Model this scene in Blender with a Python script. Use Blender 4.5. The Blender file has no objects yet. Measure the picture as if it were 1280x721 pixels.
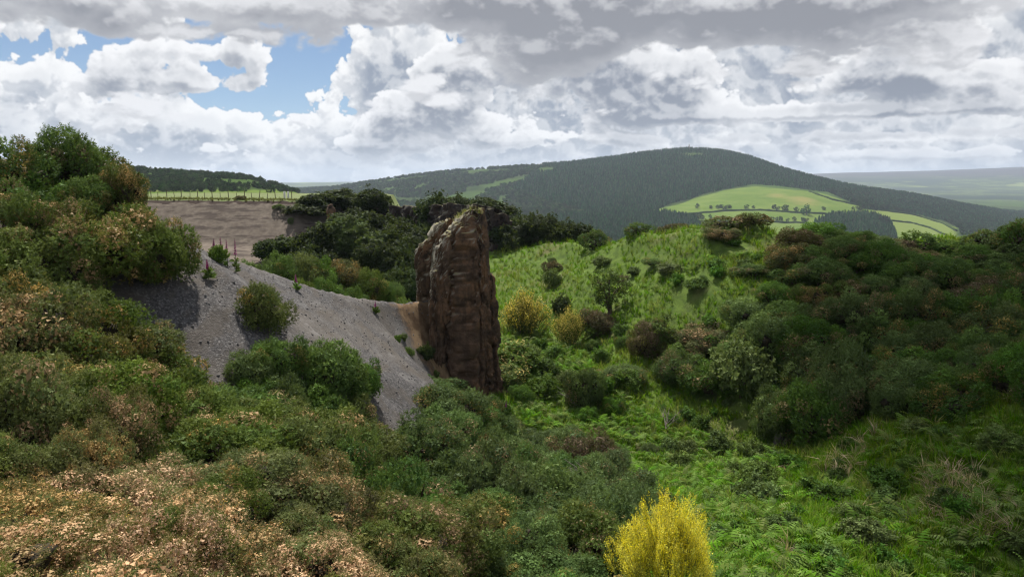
import bpy, math, random
import numpy as np
from mathutils import Vector, Matrix, Euler

R = math.radians
scene = bpy.context.scene
COL = scene.collection

# ---------------------------------------------------------------- camera
FPX, CX, CY, PITCH = 950.0, 640.0, 360.5, R(7.5)      # focal length in pixels of the 1280 px wide photograph
cam_data = bpy.data.cameras.new('camera')
cam_data.sensor_width = 36.0
cam_data.lens = FPX * 36.0 / 1280.0
cam_data.clip_start = 0.1
cam_data.clip_end = 60000.0
cam = bpy.data.objects.new('camera', cam_data)
cam.location = (0, 0, 0)
cam.rotation_euler = (math.pi / 2 - PITCH, 0, 0)
COL.objects.link(cam)
scene.camera = cam

# ---------------------------------------------------------------- sun, sky, exposure
SUN_AZ, SUN_EL = R(-14.0), R(57.0)                     # azimuth from +Y towards +X
sun_dir = Vector((math.sin(SUN_AZ) * math.cos(SUN_EL), math.cos(SUN_AZ) * math.cos(SUN_EL), math.sin(SUN_EL)))
sun_data = bpy.data.lights.new('sun', 'SUN')
sun_data.energy = 5.0
sun_data.angle = R(0.5)
sun_data.color = (1.0, 0.94, 0.84)
sun = bpy.data.objects.new('sun', sun_data)
sun.rotation_euler = sun_dir.to_track_quat('Z', 'Y').to_euler()
sun.location = (0, 0, 50)
COL.objects.link(sun)

scene.view_settings.view_transform = 'Standard'
scene.view_settings.look = 'None'
scene.view_settings.gamma = 1.0
scene.view_settings.use_curve_mapping = False
scene.view_settings.exposure = 0.70
scene.cycles.use_denoising = True
scene.cycles.pixel_filter_type = 'BLACKMAN_HARRIS'
scene.cycles.filter_width = 1.25
scene.cycles.sample_clamp_indirect = 4.0
scene.cycles.max_bounces = 6
scene.cycles.diffuse_bounces = 3
scene.cycles.transmission_bounces = 4
scene.cycles.glossy_bounces = 2
scene.cycles.volume_bounces = 0
scene.cycles.transparent_max_bounces = 8
scene.render.film_transparent = False


class NT:
    """small helper round a node tree"""
    def __init__(self, tree):
        self.t = tree
    def n(self, kind, **kw):
        node = self.t.nodes.new(kind)
        for k, v in kw.items():
            setattr(node, k, v)
        return node
    def put(self, sock, v):
        if isinstance(v, bpy.types.NodeSocket):
            self.t.links.new(v, sock)
        elif v is not None:
            try:
                sock.default_value = v
            except Exception:
                sock.default_value = (v[0], v[1], v[2], 1.0)
    def m(self, op, a, b=None, c=None, clamp=False):
        node = self.n('ShaderNodeMath', operation=op)
        node.use_clamp = clamp
        self.put(node.inputs[0], a); self.put(node.inputs[1], b)
        if c is not None:
            self.put(node.inputs[2], c)
        return node.outputs[0]
    def vm(self, op, a, b=None):
        node = self.n('ShaderNodeVectorMath', operation=op)
        self.put(node.inputs[0], a)
        if b is not None:
            self.put(node.inputs[1], b)
        return node.outputs[0]
    def scale(self, a, s):
        node = self.n('ShaderNodeVectorMath', operation='SCALE')
        self.put(node.inputs[0], a); self.put(node.inputs['Scale'], s)
        return node.outputs[0]
    def xyz(self, x=0.0, y=0.0, z=0.0):
        node = self.n('ShaderNodeCombineXYZ')
        for s, v in zip(node.inputs, (x, y, z)):
            self.put(s, v)
        return node.outputs[0]
    def noise(self, vec, scale, detail=4.0, rough=0.5, dist=0.0, out=0, typ='FBM'):
        node = self.n('ShaderNodeTexNoise')
        node.noise_type = typ
        self.put(node.inputs['Vector'], vec)
        self.put(node.inputs['Scale'], scale); self.put(node.inputs['Detail'], detail)
        self.put(node.inputs['Roughness'], rough); self.put(node.inputs['Distortion'], dist)
        return node.outputs[out]
    def voro(self, vec, scale, feature='F1', detail=0.0, rough=0.5, out='Distance', smooth=None):
        node = self.n('ShaderNodeTexVoronoi', feature=feature)
        self.put(node.inputs['Vector'], vec); self.put(node.inputs['Scale'], scale)
        if 'Detail' in node.inputs: self.put(node.inputs['Detail'], detail)
        if 'Roughness' in node.inputs: self.put(node.inputs['Roughness'], rough)
        if smooth is not None: self.put(node.inputs['Smoothness'], smooth)
        return node.outputs[out]
    def ss(self, v, lo, hi, a=0.0, b=1.0):
        node = self.n('ShaderNodeMapRange', interpolation_type='SMOOTHSTEP')
        for s, x in zip(node.inputs[:5], (v, lo, hi, a, b)):
            self.put(s, x)
        return node.outputs[0]
    def mix(self, f, a, b, blend='MIX'):
        node = self.n('ShaderNodeMix', data_type='RGBA', blend_type=blend)
        self.put(node.inputs[0], f); self.put(node.inputs[6], a); self.put(node.inputs[7], b)
        return node.outputs[2]


def azel(u, v):
    a, b = (u - CX) / FPX, (CY - v) / FPX
    y = np.cos(PITCH) + b * np.sin(PITCH); z = -np.sin(PITCH) + b * np.cos(PITCH)
    return np.arctan2(a, y), np.arctan2(z, np.hypot(a, y))

# ---- gradient noise in numpy (float32 arrays), used for the clouds, the rocks and the lie of the land
_PERM = np.random.RandomState(7).permutation(256).astype(np.int32)
_PERM2 = np.concatenate([_PERM, _PERM])
_GA = np.linspace(0, 2 * np.pi, 256, endpoint=False)
_GX, _GY = np.cos(_GA).astype(np.float32), np.sin(_GA).astype(np.float32)
def perlin(x, y, seed=0):
    x = np.asarray(x, np.float32) + (seed * 37.17) % 251.0; y = np.asarray(y, np.float32) + (seed * 91.53) % 241.0
    ix, iy = np.floor(x), np.floor(y)
    fx, fy = x - ix, y - iy
    ix, iy = ix.astype(np.int32) & 255, iy.astype(np.int32) & 255
    p0, p1 = _PERM2[ix], _PERM2[ix + 1]
    h00, h10, h01, h11 = _PERM2[p0 + iy], _PERM2[p1 + iy], _PERM2[p0 + iy + 1], _PERM2[p1 + iy + 1]
    fx1, fy1 = fx - 1, fy - 1
    sx = fx * fx * (3 - 2 * fx); sy = fy * fy * (3 - 2 * fy)
    a = _GX[h00] * fx + _GY[h00] * fy; b = _GX[h10] * fx1 + _GY[h10] * fy
    c = _GX[h01] * fx + _GY[h01] * fy1; d = _GX[h11] * fx1 + _GY[h11] * fy1
    t = a + sx * (b - a)
    return (t + sy * (c + sx * (d - c) - t)) * 1.5
def fbm(x, y, octaves, seed=0, gain=0.5, lac=2.03, billow=False):
    s, amp, tot = 0.0, 1.0, 0.0
    for o in range(octaves):
        n = perlin(x, y, seed + o * 17)
        s = s + amp * ((2.6 * np.abs(n) - 0.5) if billow else n); tot += amp
        amp *= gain; x, y = x * lac + 3.1, y * lac - 1.7
    return s / tot
def sstep(v, lo, hi):
    t = np.clip((v - lo) / (hi - lo), 0, 1)
    return t * t * (3 - 2 * t)

# cloud masses: (u, v, half width, half height in photo pixels, weight), turned into bearings and elevations
BANK = [(230, 168, 330, 42, .30), (60, 125, 110, 34, .25), (40, 92, 40, 14, .35), (500, 72, 62, 24, .60), (560, 108, 90, 46, .45), (450, 130, 60, 30, .2),
        (100, 70, 70, 13, -.65), (375, 56, 85, 24, -.75), (250, 126, 115, 12, -.65), (335, 112, 55, 22, -.6), (400, 95, 26, 26, -.5), (190, 95, 34, 14, -.45),
        (575, 50, 45, 10, -.5), (930, 95, 330, 90, .55), (440, 146, 16, 8, -.35), (945, 88, 45, 34, .4), (1270, 55, 40, 30, .4), (320, 150, 18, 6, -.25)]
MID = [(130, 97, 32, 16, .85), (262, 66, 95, 14, .95), (256, 104, 58, 11, .90), (515, 82, 55, 13, .60), (530, 138, 62, 26, .95), (365, 148, 24, 14, .65), (150, 150, 40, 10, .4), (260, 182, 40, 8, .5), (480, 184, 50, 8, .5), (60, 182, 40, 8, .45), (60, 135, 30, 8, .35), (200, 135, 30, 9, .35),
       (600, 85, 50, 18, .7), (700, 100, 90, 34, .80), (840, 105, 70, 34, .80), (1150, 92, 190, 34, 1.05), (1010, 143, 230, 9, .85), (955, 88, 45, 36, -.75), (880, 160, 60, 12, -.45), (625, 125, 22, 30, -.45), (1130, 172, 150, 7, .65), (700, 172, 80, 10, .65), (1180, 192, 150, 6, .65),
       (400, 80, 50, 36, -.9), (300, 130, 80, 9, -.6), (1230, 62, 60, 9, -.8), (1060, 122, 60, 8, -.5), (1120, 154, 120, 6, -.6)]
TOP = [(200, 2, 330, 40, 1.05), (600, -22, 140, 36, .65), (800, 8, 190, 46, .95), (690, 62, 70, 24, .65), (1080, -6, 200, 44, .95), (1240, 12, 60, 18, .0), (470, 46, 120, 14, -.5), (610, 30, 40, 9, -.4),
       (960, 66, 90, 12, -.4), (180, 62, 300, 12, -.4), (930, 26, 60, 8, -.3), (330, 30, 120, 6, -.25), (80, 20, 80, 6, -.2)]
def gauss(az, el, masses):
    s = 0.0
    for (u, v, su, sv, wt) in masses:
        a0, e0 = azel(u, v)
        s = s + wt * np.exp(-0.7 * (((az - a0) * FPX / su) ** 2 + ((el - e0) * FPX / sv) ** 2))
    return s
def sky_clouds(az, el):
    """colour and cover of the clouds at a bearing and an elevation: three layers, each lit from above"""
    e1 = np.maximum(el, -0.02)
    persp = 1.0 / (0.55 + 2.6 * np.maximum(e1, 0.0))        # lumps shrink towards the horizon
    def field(da, de, seed, sx, sy, oct_, bill, masses, base, low):
        a, e = az + da, e1 + de
        x, y = a * sx, np.log(e + 0.16) * sy
        wx, wy = fbm(x * 1.1, y * 1.1, 4, seed + 5), fbm(x * 1.1, y * 1.1, 4, seed + 9)
        x2, y2 = x + 0.07 * wx, y + 0.07 * wy
        d = fbm(x2, y2, oct_, seed, 0.5)
        b = fbm(x2 * 1.7, y2 * 1.7, oct_ - 1, seed + 40, 0.55, billow=True)
        return base + d * 0.8 + bill * b + gauss(a, e, masses) + low * (1 - sstep(e, 0.02, 0.13))
    cover = np.zeros_like(az); col = np.zeros(az.shape + (3,), np.float32) + np.array((.50, .57, .68), np.float32)
    def layer(seed, sx, sy, oct_, bill, masses, base, edge, lit, grey, up, contrast, rim, low):
        nonlocal cover, col
        d0 = field(0, 0, seed, sx, sy, oct_, bill, masses, base, low)
        d1 = field(0.004, up, seed, sx, sy, oct_, bill, masses, base, low)
        d2 = field(0.008, up * 3.2, seed, sx, sy, oct_, bill, masses, base, low)
        m = sstep(d0, 0.0, edge)
        relief = sstep(d1 - d0, -contrast, contrast)         # 0 on a side that faces up, 1 on one that faces down
        depth = sstep(d2, -0.05, rim)                        # cloud overhead
        thin = sstep(d0, 0.0, rim)
        s = np.clip(0.46 * relief + 0.40 * depth + 0.30 * thin - 0.10, 0, 1)
        c = np.array(lit, np.float32) * (1 - s)[..., None] + np.array(grey, np.float32) * s[..., None]
        col = col * (1 - m)[..., None] + c * m[..., None]
        cover = np.maximum(cover, m) if False else cover + m * (1 - cover)
    #     seed  sx   sy  oct bill masses base edge  lit               grey             up    contrast rim
    layer(3, 10.0, 2.9, 8, .66, BANK, -.02, .05, (1.06, 1.06, 1.06), (.29, .34, .43), .008, .20, 1.0, .32)
    layer(71, 8.0, 2.8, 8, .58, MID, -.42, .08, (1.04, 1.04, 1.05), (.25, .28, .345), .008, .22, .60, .10)
    layer(151, 5.0, 2.9, 8, .46, TOP, -.38, .20, (.94, .94, .96), (.29, .30, .335), .012, .16, .95, 0.0)
    hz = 1 - sstep(e1, 0.0, 0.07)
    col = col * (1 - 0.5 * hz)[..., None] + np.array((.50, .57, .68), np.float32) * (0.5 * hz)[..., None]
    cover = np.maximum(cover, 0.95 * (1 - sstep(e1, 0.0, 0.06)))
    return col, np.clip(cover, 0, 1)

def build_world():
    w = bpy.data.worlds.new('World')
    scene.world = w
    w.use_nodes = True
    w.node_tree.nodes.clear()
    T = NT(w.node_tree); L = w.node_tree.links
    # the cloud field is worked out once, finely where the camera may look and coarsely for the rest of the sky
    def bake(name, a0, a1, e0, e1, nx, ny):
        a, e = np.meshgrid(np.linspace(a0, a1, nx, dtype=np.float32), np.linspace(e0, e1, ny, dtype=np.float32))
        c, k = sky_clouds(a, e)
        px = np.ones((ny, nx, 4), np.float32); px[..., :3] = c; px[..., 3] = k
        out = []
        for nm, arr in (('colour', px[..., :3]), ('cover', np.repeat(px[..., 3:], 3, 2))):
            im = bpy.data.images.new(name + '_' + nm, nx, ny, float_buffer=True, alpha=False)
            im.colorspace_settings.name = 'Non-Color'
            full = np.ones((ny, nx, 4), np.float32); full[..., :3] = arr
            im.pixels.foreach_set(full.ravel()); im.update(); im.pack()
            out.append(im)
        return out
    AV, E0, E1 = R(46.0), -0.03, 0.36
    fine = bake('clouds_ahead', -AV, AV, E0, E1, 1700, 400)
    wide = bake('clouds_around', -math.pi, math.pi, -0.03, math.pi / 2, 512, 140)
    tc = T.n('ShaderNodeTexCoord')
    sep = T.n('ShaderNodeSeparateXYZ'); L.new(tc.outputs['Generated'], sep.inputs[0])
    az = T.m('ARCTAN2', sep.outputs[0], sep.outputs[1])
    el = T.m('ARCSINE', T.m('MINIMUM', T.m('MAXIMUM', sep.outputs[2], -1.0), 1.0))
    def look(imgs, a0, a1, e0, e1):
        uv = T.xyz(T.m('MULTIPLY_ADD', az, 1 / (a1 - a0), -a0 / (a1 - a0)), T.m('MULTIPLY_ADD', el, 1 / (e1 - e0), -e0 / (e1 - e0)), 0.0)
        r = []
        for im in imgs:
            t = T.n('ShaderNodeTexImage'); t.image = im; t.interpolation = 'Cubic' if im.size[0] > 1000 else 'Linear'; t.extension = 'EXTEND'
            L.new(uv, t.inputs[0]); r.append(t.outputs[0])
        return r
    cf, kf = look(fine, -AV, AV, E0, E1)
    cw, kw = look(wide, -math.pi, math.pi, -0.03, math.pi / 2)
    inside = T.m('MULTIPLY', T.ss(T.m('ABSOLUTE', az), AV - 0.1, AV - 0.02, 1.0, 0.0), T.ss(el, E1 - 0.1, E1 - 0.02, 1.0, 0.0))
    c = T.mix(inside, cw, cf); k = T.mix(inside, kw, kf)
    sky = T.n('ShaderNodeTexSky', sky_type='NISHITA')
    sky.sun_disc = False
    sky.sun_elevation = SUN_EL
    sky.sun_rotation = SUN_AZ
    sky.altitude = 1500.0
    sky.air_density = 1.0; sky.dust_density = 0.05; sky.ozone_density = 4.0
    bs = T.n('ShaderNodeBackground'); L.new(sky.outputs[0], bs.inputs[0]); bs.inputs[1].default_value = 0.05
    bc = T.n('ShaderNodeBackground'); L.new(c, bc.inputs[0]); bc.inputs[1].default_value = 0.57
    mx = T.n('ShaderNodeMixShader')
    T.put(mx.inputs[0], k); L.new(bs.outputs[0], mx.inputs[1]); L.new(bc.outputs[0], mx.inputs[2])
    out = T.n('ShaderNodeOutputWorld'); L.new(mx.outputs[0], out.inputs[0])
    w.cycles.sampling_method = 'MANUAL'
    w.cycles.sample_map_resolution = 512

build_world()

# ---------------------------------------------------------------- helpers: points, meshes, materials
def P(u, v, Y):
    """the place on the ground Y metres ahead that lies on the bearing (u, v) of the photograph"""
    a, b = (u - CX) / FPX, (CY - v) / FPX
    k = Y / (math.cos(PITCH) + b * math.sin(PITCH))
    return np.array((a * k, Y, (-math.sin(PITCH) + b * math.cos(PITCH)) * k))
def UV(p):
    """the reverse, for arrays of points (n, 3)"""
    c, s = math.cos(PITCH), math.sin(PITCH)
    d = p[:, 1] * c - p[:, 2] * s; h = p[:, 1] * s + p[:, 2] * c
    d = np.maximum(d, 1e-3)
    return CX + FPX * p[:, 0] / d, CY - FPX * h / d
def in_poly(x, y, poly):
    ins = np.zeros(np.shape(x), bool)
    n = len(poly)
    for i in range(n):
        x0, y0 = poly[i]; x1, y1 = poly[(i + 1) % n]
        cond = ((y0 > y) != (y1 > y)) & (x < (x1 - x0) * (y - y0) / ((y1 - y0) or 1e-9) + x0)
        ins ^= cond
    return ins

def np_mesh(name, V, Fc, cols=None, smooth=False, attrs=None):
    """a mesh from arrays: V (n,3), Fc (m,3) or (m,4), cols (n,3) as the colour attribute Col"""
    V = np.ascontiguousarray(V, np.float32); Fc = np.ascontiguousarray(Fc, np.int32)
    me = bpy.data.meshes.new(name)
    n, (m, k) = len(V), Fc.shape
    me.vertices.add(n); me.vertices.foreach_set('co', V.ravel())
    me.loops.add(m * k); me.loops.foreach_set('vertex_index', Fc.ravel())
    me.polygons.add(m); me.polygons.foreach_set('loop_start', np.arange(0, m * k, k, dtype=np.int32))
    if smooth:
        me.polygons.foreach_set('use_smooth', np.ones(m, bool))
    if cols is not None:
        c4 = np.ones((n, 4), np.float32); c4[:, :3] = cols
        a = me.color_attributes.new('Col', 'FLOAT_COLOR', 'POINT'); a.data.foreach_set('color', c4.ravel())
    for k_, arr in (attrs or {}).items():
        a = me.attributes.new(k_, 'FLOAT', 'POINT'); a.data.foreach_set('value', np.ascontiguousarray(arr, np.float32))
    me.update(calc_edges=True)
    return me
def link(name, me, parent=None, mat=None, loc=None):
    o = bpy.data.objects.new(name, me)
    COL.objects.link(o)
    if parent is not None: o.parent = parent
    if mat is not None and me is not None and not me.materials: me.materials.append(mat)
    if loc is not None: o.location = loc
    return o
def tag(o, label=None, cat=None, group=None, kind=None):
    if label: o['label'] = label
    if cat: o['category'] = cat
    if group: o['group'] = group
    if kind: o['kind'] = kind
    return o
def grid_faces(nx, ny):
    i = np.arange(nx * ny).reshape(ny, nx)
    return np.stack([i[:-1, :-1], i[:-1, 1:], i[1:, 1:], i[1:, :-1]], -1).reshape(-1, 4)
def material(name):
    m = bpy.data.materials.new(name); m.use_nodes = True
    m.node_tree.nodes.clear()
    T = NT(m.node_tree)
    T.out = T.n('ShaderNodeOutputMaterial')
    return m, T
def finish(T, col, rough=0.9, spec=0.2, bump=None, bstr=0.5, bdist=0.05, normal=None):
    b = T.n('ShaderNodeBsdfPrincipled')
    T.put(b.inputs['Base Color'], col); T.put(b.inputs['Roughness'], rough); T.put(b.inputs['Specular IOR Level'], spec)
    if bump is not None:
        bn = T.n('ShaderNodeBump'); bn.inputs['Strength'].default_value = bstr; bn.inputs['Distance'].default_value = bdist
        T.put(bn.inputs['Height'], bump); T.put(b.inputs['Normal'], bn.outputs[0])
    T.put(T.out.inputs[0], b.outputs[0])
    return b

# ---------------------------------------------------------------- the lie of the land near the camera
# (u, v, distance, height of the growth there): what is seen, less the growth that stands on it
SEEN = [(-150, 721, 6.0, 1.0), (0, 721, 6.5, 1.0), (160, 721, 7, 1.0), (320, 721, 8, 1.1), (480, 721, 9.5, 1.2), (640, 721, 11, 1.2), (830, 721, 13.5, 1.0), (960, 721, 17, .5), (1120, 721, 18.5, .4), (1280, 721, 20, .4), (1500, 721, 20, .4),
        (-150, 600, 8.5, 1.2), (0, 620, 8.5, 1.1), (160, 620, 9.5, 1.1), (320, 610, 11.5, 1.2), (480, 640, 14, 1.3), (640, 640, 16, 1.3), (760, 610, 23, 1.2),
        (-150, 500, 12, 1.3), (0, 500, 12, 1.3), (160, 500, 14, 1.3), (320, 510, 18, 1.3), (400, 530, 20, 1.4), (460, 560, 24, 1.3),
        (-150, 400, 15, 1.6), (0, 400, 16, 1.5), (100, 400, 18, 1.6), (190, 450, 20, 1.2), (-150, 280, 20, 1.8), (0, 300, 20, 1.8), (100, 320, 21.5, 2.2), (-150, 170, 26, 1.8), (0, 190, 25, 1.8), (60, 160, 28, 1.8), (150, 222, 29, 1.7),
        (485, 590, 29, 0), (490, 510, 36.5, 0), (640, 560, 30, 1.2), (560, 540, 36, 1.0), (580, 500, 42, 0), (640, 500, 42, .4),
        (800, 560, 36, .6), (900, 600, 31, .5), (1000, 600, 29, .4), (1150, 620, 25, .4), (1250, 640, 22.5, .4), (870, 540, 39, .6),
        (700, 470, 46, .5), (660, 420, 54, .8), (640, 370, 64, .5), (645, 340, 72, .5), (760, 450, 47, .9),
        (960, 545, 37, .6), (1100, 520, 33, .6), (1250, 500, 30, .6), (1500, 480, 27, .6),
        (960, 430, 43, 1.2), (1100, 420, 41, 1.4), (1250, 420, 38, 1.4), (1500, 400, 36, 1.4), (880, 440, 47, .8),
        (960, 335, 50, 1.2), (1050, 294, 50, 2.3), (1150, 312, 50, 2.3), (1270, 316, 47, 2.3), (1500, 306, 45, 2.3), (1200, 297, 58, .3), (1280, 300, 56, .3), (1040, 300, 60, .3),
        (925, 272, 60, .2), (870, 302, 58, .3), (850, 350, 55, .3), (830, 400, 52, .4), (760, 370, 60, .4), (760, 330, 65, .4), (790, 292, 68, .4), (720, 300, 76, .5), (700, 340, 70, .5), (960, 290, 58, .3),
        (640, 282, 86, 2.2), (690, 288, 80, 1.6)]
CTRL = [tuple(P(u, v, Y) - np.array((0, 0, h))) for u, v, Y, h in SEEN] + [
        (0, 0, -1.9), (-6, 0, -1.4), (6, 0, -4.2), (-12, 2, -1.8), (-8, -9, -.8), (8, -9, -3.0), (0, -9, -1.2), (16, -6, -7), (26, 4, -10), (-25, 5, -1), (-25, 25, 1.0), (-18, 33, -1.6), (-14, 36, -5.0), (-30, 40, -3), (-45, 30, 2.0), (0, 3, -3.3), (-3.5, 3, -3.1), (3.5, 3, -4.3), (8, 6, -7.0),
        (-22, 48, -7), (-13, 50, -8.0), (-8, 52, -8.6), (-9, 62, -9.2), (-4, 58, -9.6), (-14, 72, -8.6), (-6, 72, -8.8), (1, 76, -7.6), (-30, 80, -6.4), (-45, 70, -5.4), (-60, 80, -5), (-60, 50, -3), (-40, 60, -6),
        (16, 72, -7.5), (24, 66, -6), (30, 72, -8), (45, 68, -8), (60, 70, -9), (12, 86, -10), (25, 95, -16), (60, 100, -20), (100, 60, -10), (100, 110, -26), (100, 20, -8), (60, 150, -36), (20, 150, -36), (0, 110, -14), (-20, 120, -14), (-50, 110, -8), (-75, 150, -14), (-20, 170, -36), (60, 10, -8), (100, 175, -44)]
CTRL = np.array(CTRL)
def _tps_k(d2):
    return 0.5 * d2 * np.log(d2 + 1e-9)
def _tps_fit(C, lam=0.6):
    n = len(C)
    d2 = ((C[:, None, :2] - C[None, :, :2]) ** 2).sum(-1)
    A = np.zeros((n + 3, n + 3)); A[:n, :n] = _tps_k(d2) + lam * np.eye(n)
    A[:n, n] = 1; A[:n, n + 1:] = C[:, :2]; A[n, :n] = 1; A[n + 1:, :n] = C[:, :2].T
    return np.linalg.solve(A, np.concatenate([C[:, 2], np.zeros(3)]))
_TW = _tps_fit(CTRL)
def _tps(x, y):
    out = np.empty(x.shape); n = len(CTRL)
    xf, yf, of = x.ravel(), y.ravel(), out.ravel()
    for i in range(0, len(xf), 40000):
        xs, ys = xf[i:i + 40000], yf[i:i + 40000]
        d2 = (xs[:, None] - CTRL[None, :, 0]) ** 2 + (ys[:, None] - CTRL[None, :, 1]) ** 2
        of[i:i + 40000] = _tps_k(d2) @ _TW[:n] + _TW[n] + _TW[n + 1] * xs + _TW[n + 2] * ys
    return of.reshape(x.shape)

# the sharp ridge of scree that runs down to the rock pillar
CREST = np.array([P(110, 262, 24.8), P(150, 268, 25.5), P(215, 291, 27), P(260, 312, 29), P(330, 336, 32), P(390, 357, 35), P(450, 371, 39), P(505, 377, 42), P(545, 371, 44.5), P(575, 371, 46.5)])
def _crest(x, y):
    """distance to the crest line, height of the crest there, how far along, and the side (+1 towards the camera)"""
    best = np.full(x.shape, 1e9); zc = np.zeros(x.shape); s = np.zeros(x.shape); side = np.ones(x.shape)
    for i in range(len(CREST) - 1):
        a, b = CREST[i], CREST[i + 1]
        dx, dy = b[0] - a[0], b[1] - a[1]
        t = np.clip(((x - a[0]) * dx + (y - a[1]) * dy) / (dx * dx + dy * dy), 0, 1)
        d = np.hypot(x - a[0] - t * dx, y - a[1] - t * dy)
        m = d < best
        best = np.where(m, d, best); zc = np.where(m, a[2] + t * (b[2] - a[2]), zc); s = np.where(m, i + t, s)
        sd = np.sign((x - a[0]) * dy - (y - a[1]) * dx)
        side = np.where(m, np.where(sd == 0, 1, sd), side)
    return best, zc, s, side
def _smax(a, b, k):
    h = np.clip(0.5 + 0.5 * (a - b) / k, 0, 1)
    return b + (a - b) * h + k * h * (1 - h)
RIMX = [-90, -50, -25, -21, -16, -8, -3, 2, 8, 12]
RIMY = [90, 91, 93, 94.5, 93, 88, 86, 89, 90, 90]
RIMZ = [-1.2, -1.3, -1.5, -2.2, -2.8, -2.9, -3.2, -4.6, -6.5, -14]
RIMK = [.62, .62, .62, .8, 1.6, 3.2, 3.2, 1.6, .9, .6]
def land(x, y):
    """height of the ground, and where it is scree, clay, bare sand or meadow"""
    x, y = np.asarray(x, float), np.asarray(y, float)
    base = _tps(x, y)
    n1 = fbm(x * .16, y * .16, 4, 21); n2 = fbm(x * .9, y * .9, 4, 33)
    base = base + 0.35 * n1 * np.clip(np.hypot(x, y) / 12, 0, 1)
    fold = fbm(x * .26 + y * .10, y * .05 - x * .03, 3, 71)
    base = base + 1.1 * fold * sstep(y, 42, 52) * sstep(x, 1, 6) * (1 - sstep(y, 80, 95))
    d, zc, s, side = _crest(x, y)
    wob = 0.22 * fbm(x * .5, y * .5, 3, 44)
    d1 = np.abs(d + 0.12 * n2)
    k1 = np.interp(s, [0, 2, 4, 5, 6, 7, 8, 9], [.9, .66, .66, .72, .95, 1.7, 2.0, 2.0])
    reach = np.interp(s, [0, 5, 6, 7, 8, 9], [6, 6, 4.5, 3.2, 2.6, 2.4])
    near = zc - (k1 * np.minimum(d1, reach) + np.interp(s, [0, 5, 6.5, 9], [1.0, 1.0, .6, .55]) * np.maximum(d1 - reach, 0)) - 0.10 * n2 * np.clip(d1, 0, 1)
    far = zc - 1.0 * d1 - .1 * n2
    rid = np.where(side > 0, near, far) + wob * np.clip(d1 * .4, 0, 1) * .7 - 0.05
    h = _smax(base, rid, 0.35)
    scree = sstep(rid - base, -0.5, 0.25) * (side > 0) + sstep(rid - base, -.3, .2) * (side <= 0) * (d < 3.5)
    # the sand bank and the quarry wall on the far side of the pit, with the meadow on top
    ry = np.interp(x, RIMX, RIMY) + 1.1 * fbm(x * .22, x * 0 + 3.3, 3, 52); rz = np.interp(x, RIMX, RIMZ); rk = np.interp(x, RIMX, RIMK)
    dy = ry - y
    prof = rz - rk * np.maximum(dy, 0) + 0.3 * np.maximum(-dy, 0) * 0.02 - np.where(x > -24, .25, .0) * np.maximum(-dy - 14, 0) - .3 * np.maximum(-dy - 62, 0)
    prof = prof + 0.12 * n2 * (dy > -1) + 0.4 * n1 * np.clip(dy, 0, 1) * np.clip((x + 22) / 5, 0, 1) - 0.35 * sstep(-dy, -.5, .1) * sstep(dy, -.4, .5)
    bank = sstep(prof - h, -0.2, 0.2)
    h2 = _smax(h, prof, 0.3)
    sand = bank * sstep(dy, -0.2, 0.3) * (x < -14) + sstep(8.5 - np.hypot((x + 30) / 1.8, y - 80), 0, 2.5) * (1 - bank) * (x < -20)
    sand = np.clip(sand, 0, 1)
    meadow = bank * (dy < 0) * (x < -10)
    # worn path and gully of scree below the ridge
    gl = np.array([P(492, 470, 39), P(492, 510, 36.5), P(487, 545, 33), P(485, 590, 29), P(500, 640, 24)])
    gd = np.full(x.shape, 1e9)
    for i in range(len(gl) - 1):
        a, b = gl[i], gl[i + 1]; ex, ey = b[0] - a[0], b[1] - a[1]
        t = np.clip(((x - a[0]) * ex + (y - a[1]) * ey) / (ex * ex + ey * ey), 0, 1)
        gd = np.minimum(gd, np.hypot(x - a[0] - t * ex, y - a[1] - t * ey))
    scree = np.maximum(scree, sstep(1.5 - gd, -.4, .3))
    clay = sstep(s, 6.3, 7.1) * (side > 0) * sstep(reach + 1.8 - d, -1, .6) * scree
    h2 = h2 + 0.06 * n2
    peat = bank * sstep(dy, -.3, .0) * (1 - sstep(dy + .5 * n2, .35, .8)) * (x < -14)
    return h2, np.clip(scree, 0, 1), clay, sand, meadow, peat
GX = np.concatenate([np.arange(-78, -34, .9), np.arange(-34, 34, .25), np.arange(34, 112, .8)])
GY = np.concatenate([np.arange(-14, 4, .6), np.arange(4, 60, .25), np.arange(60, 100, .35), np.arange(100, 178, 1.2)])
GH = {}
def lookup(x, y, what='h'):
    """value of the finished ground mesh under a point"""
    x, y = np.atleast_1d(np.asarray(x, float)), np.atleast_1d(np.asarray(y, float))
    i = np.clip(np.searchsorted(GX, x) - 1, 0, len(GX) - 2); j = np.clip(np.searchsorted(GY, y) - 1, 0, len(GY) - 2)
    a = np.clip((x - GX[i]) / (GX[i + 1] - GX[i]), 0, 1); b = np.clip((y - GY[j]) / (GY[j + 1] - GY[j]), 0, 1)
    H = GH[what]
    return (H[j, i] * (1 - a) + H[j, i + 1] * a) * (1 - b) + (H[j + 1, i] * (1 - a) + H[j + 1, i + 1] * a) * b
def height(x, y):
    return lookup(x, y)

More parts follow.
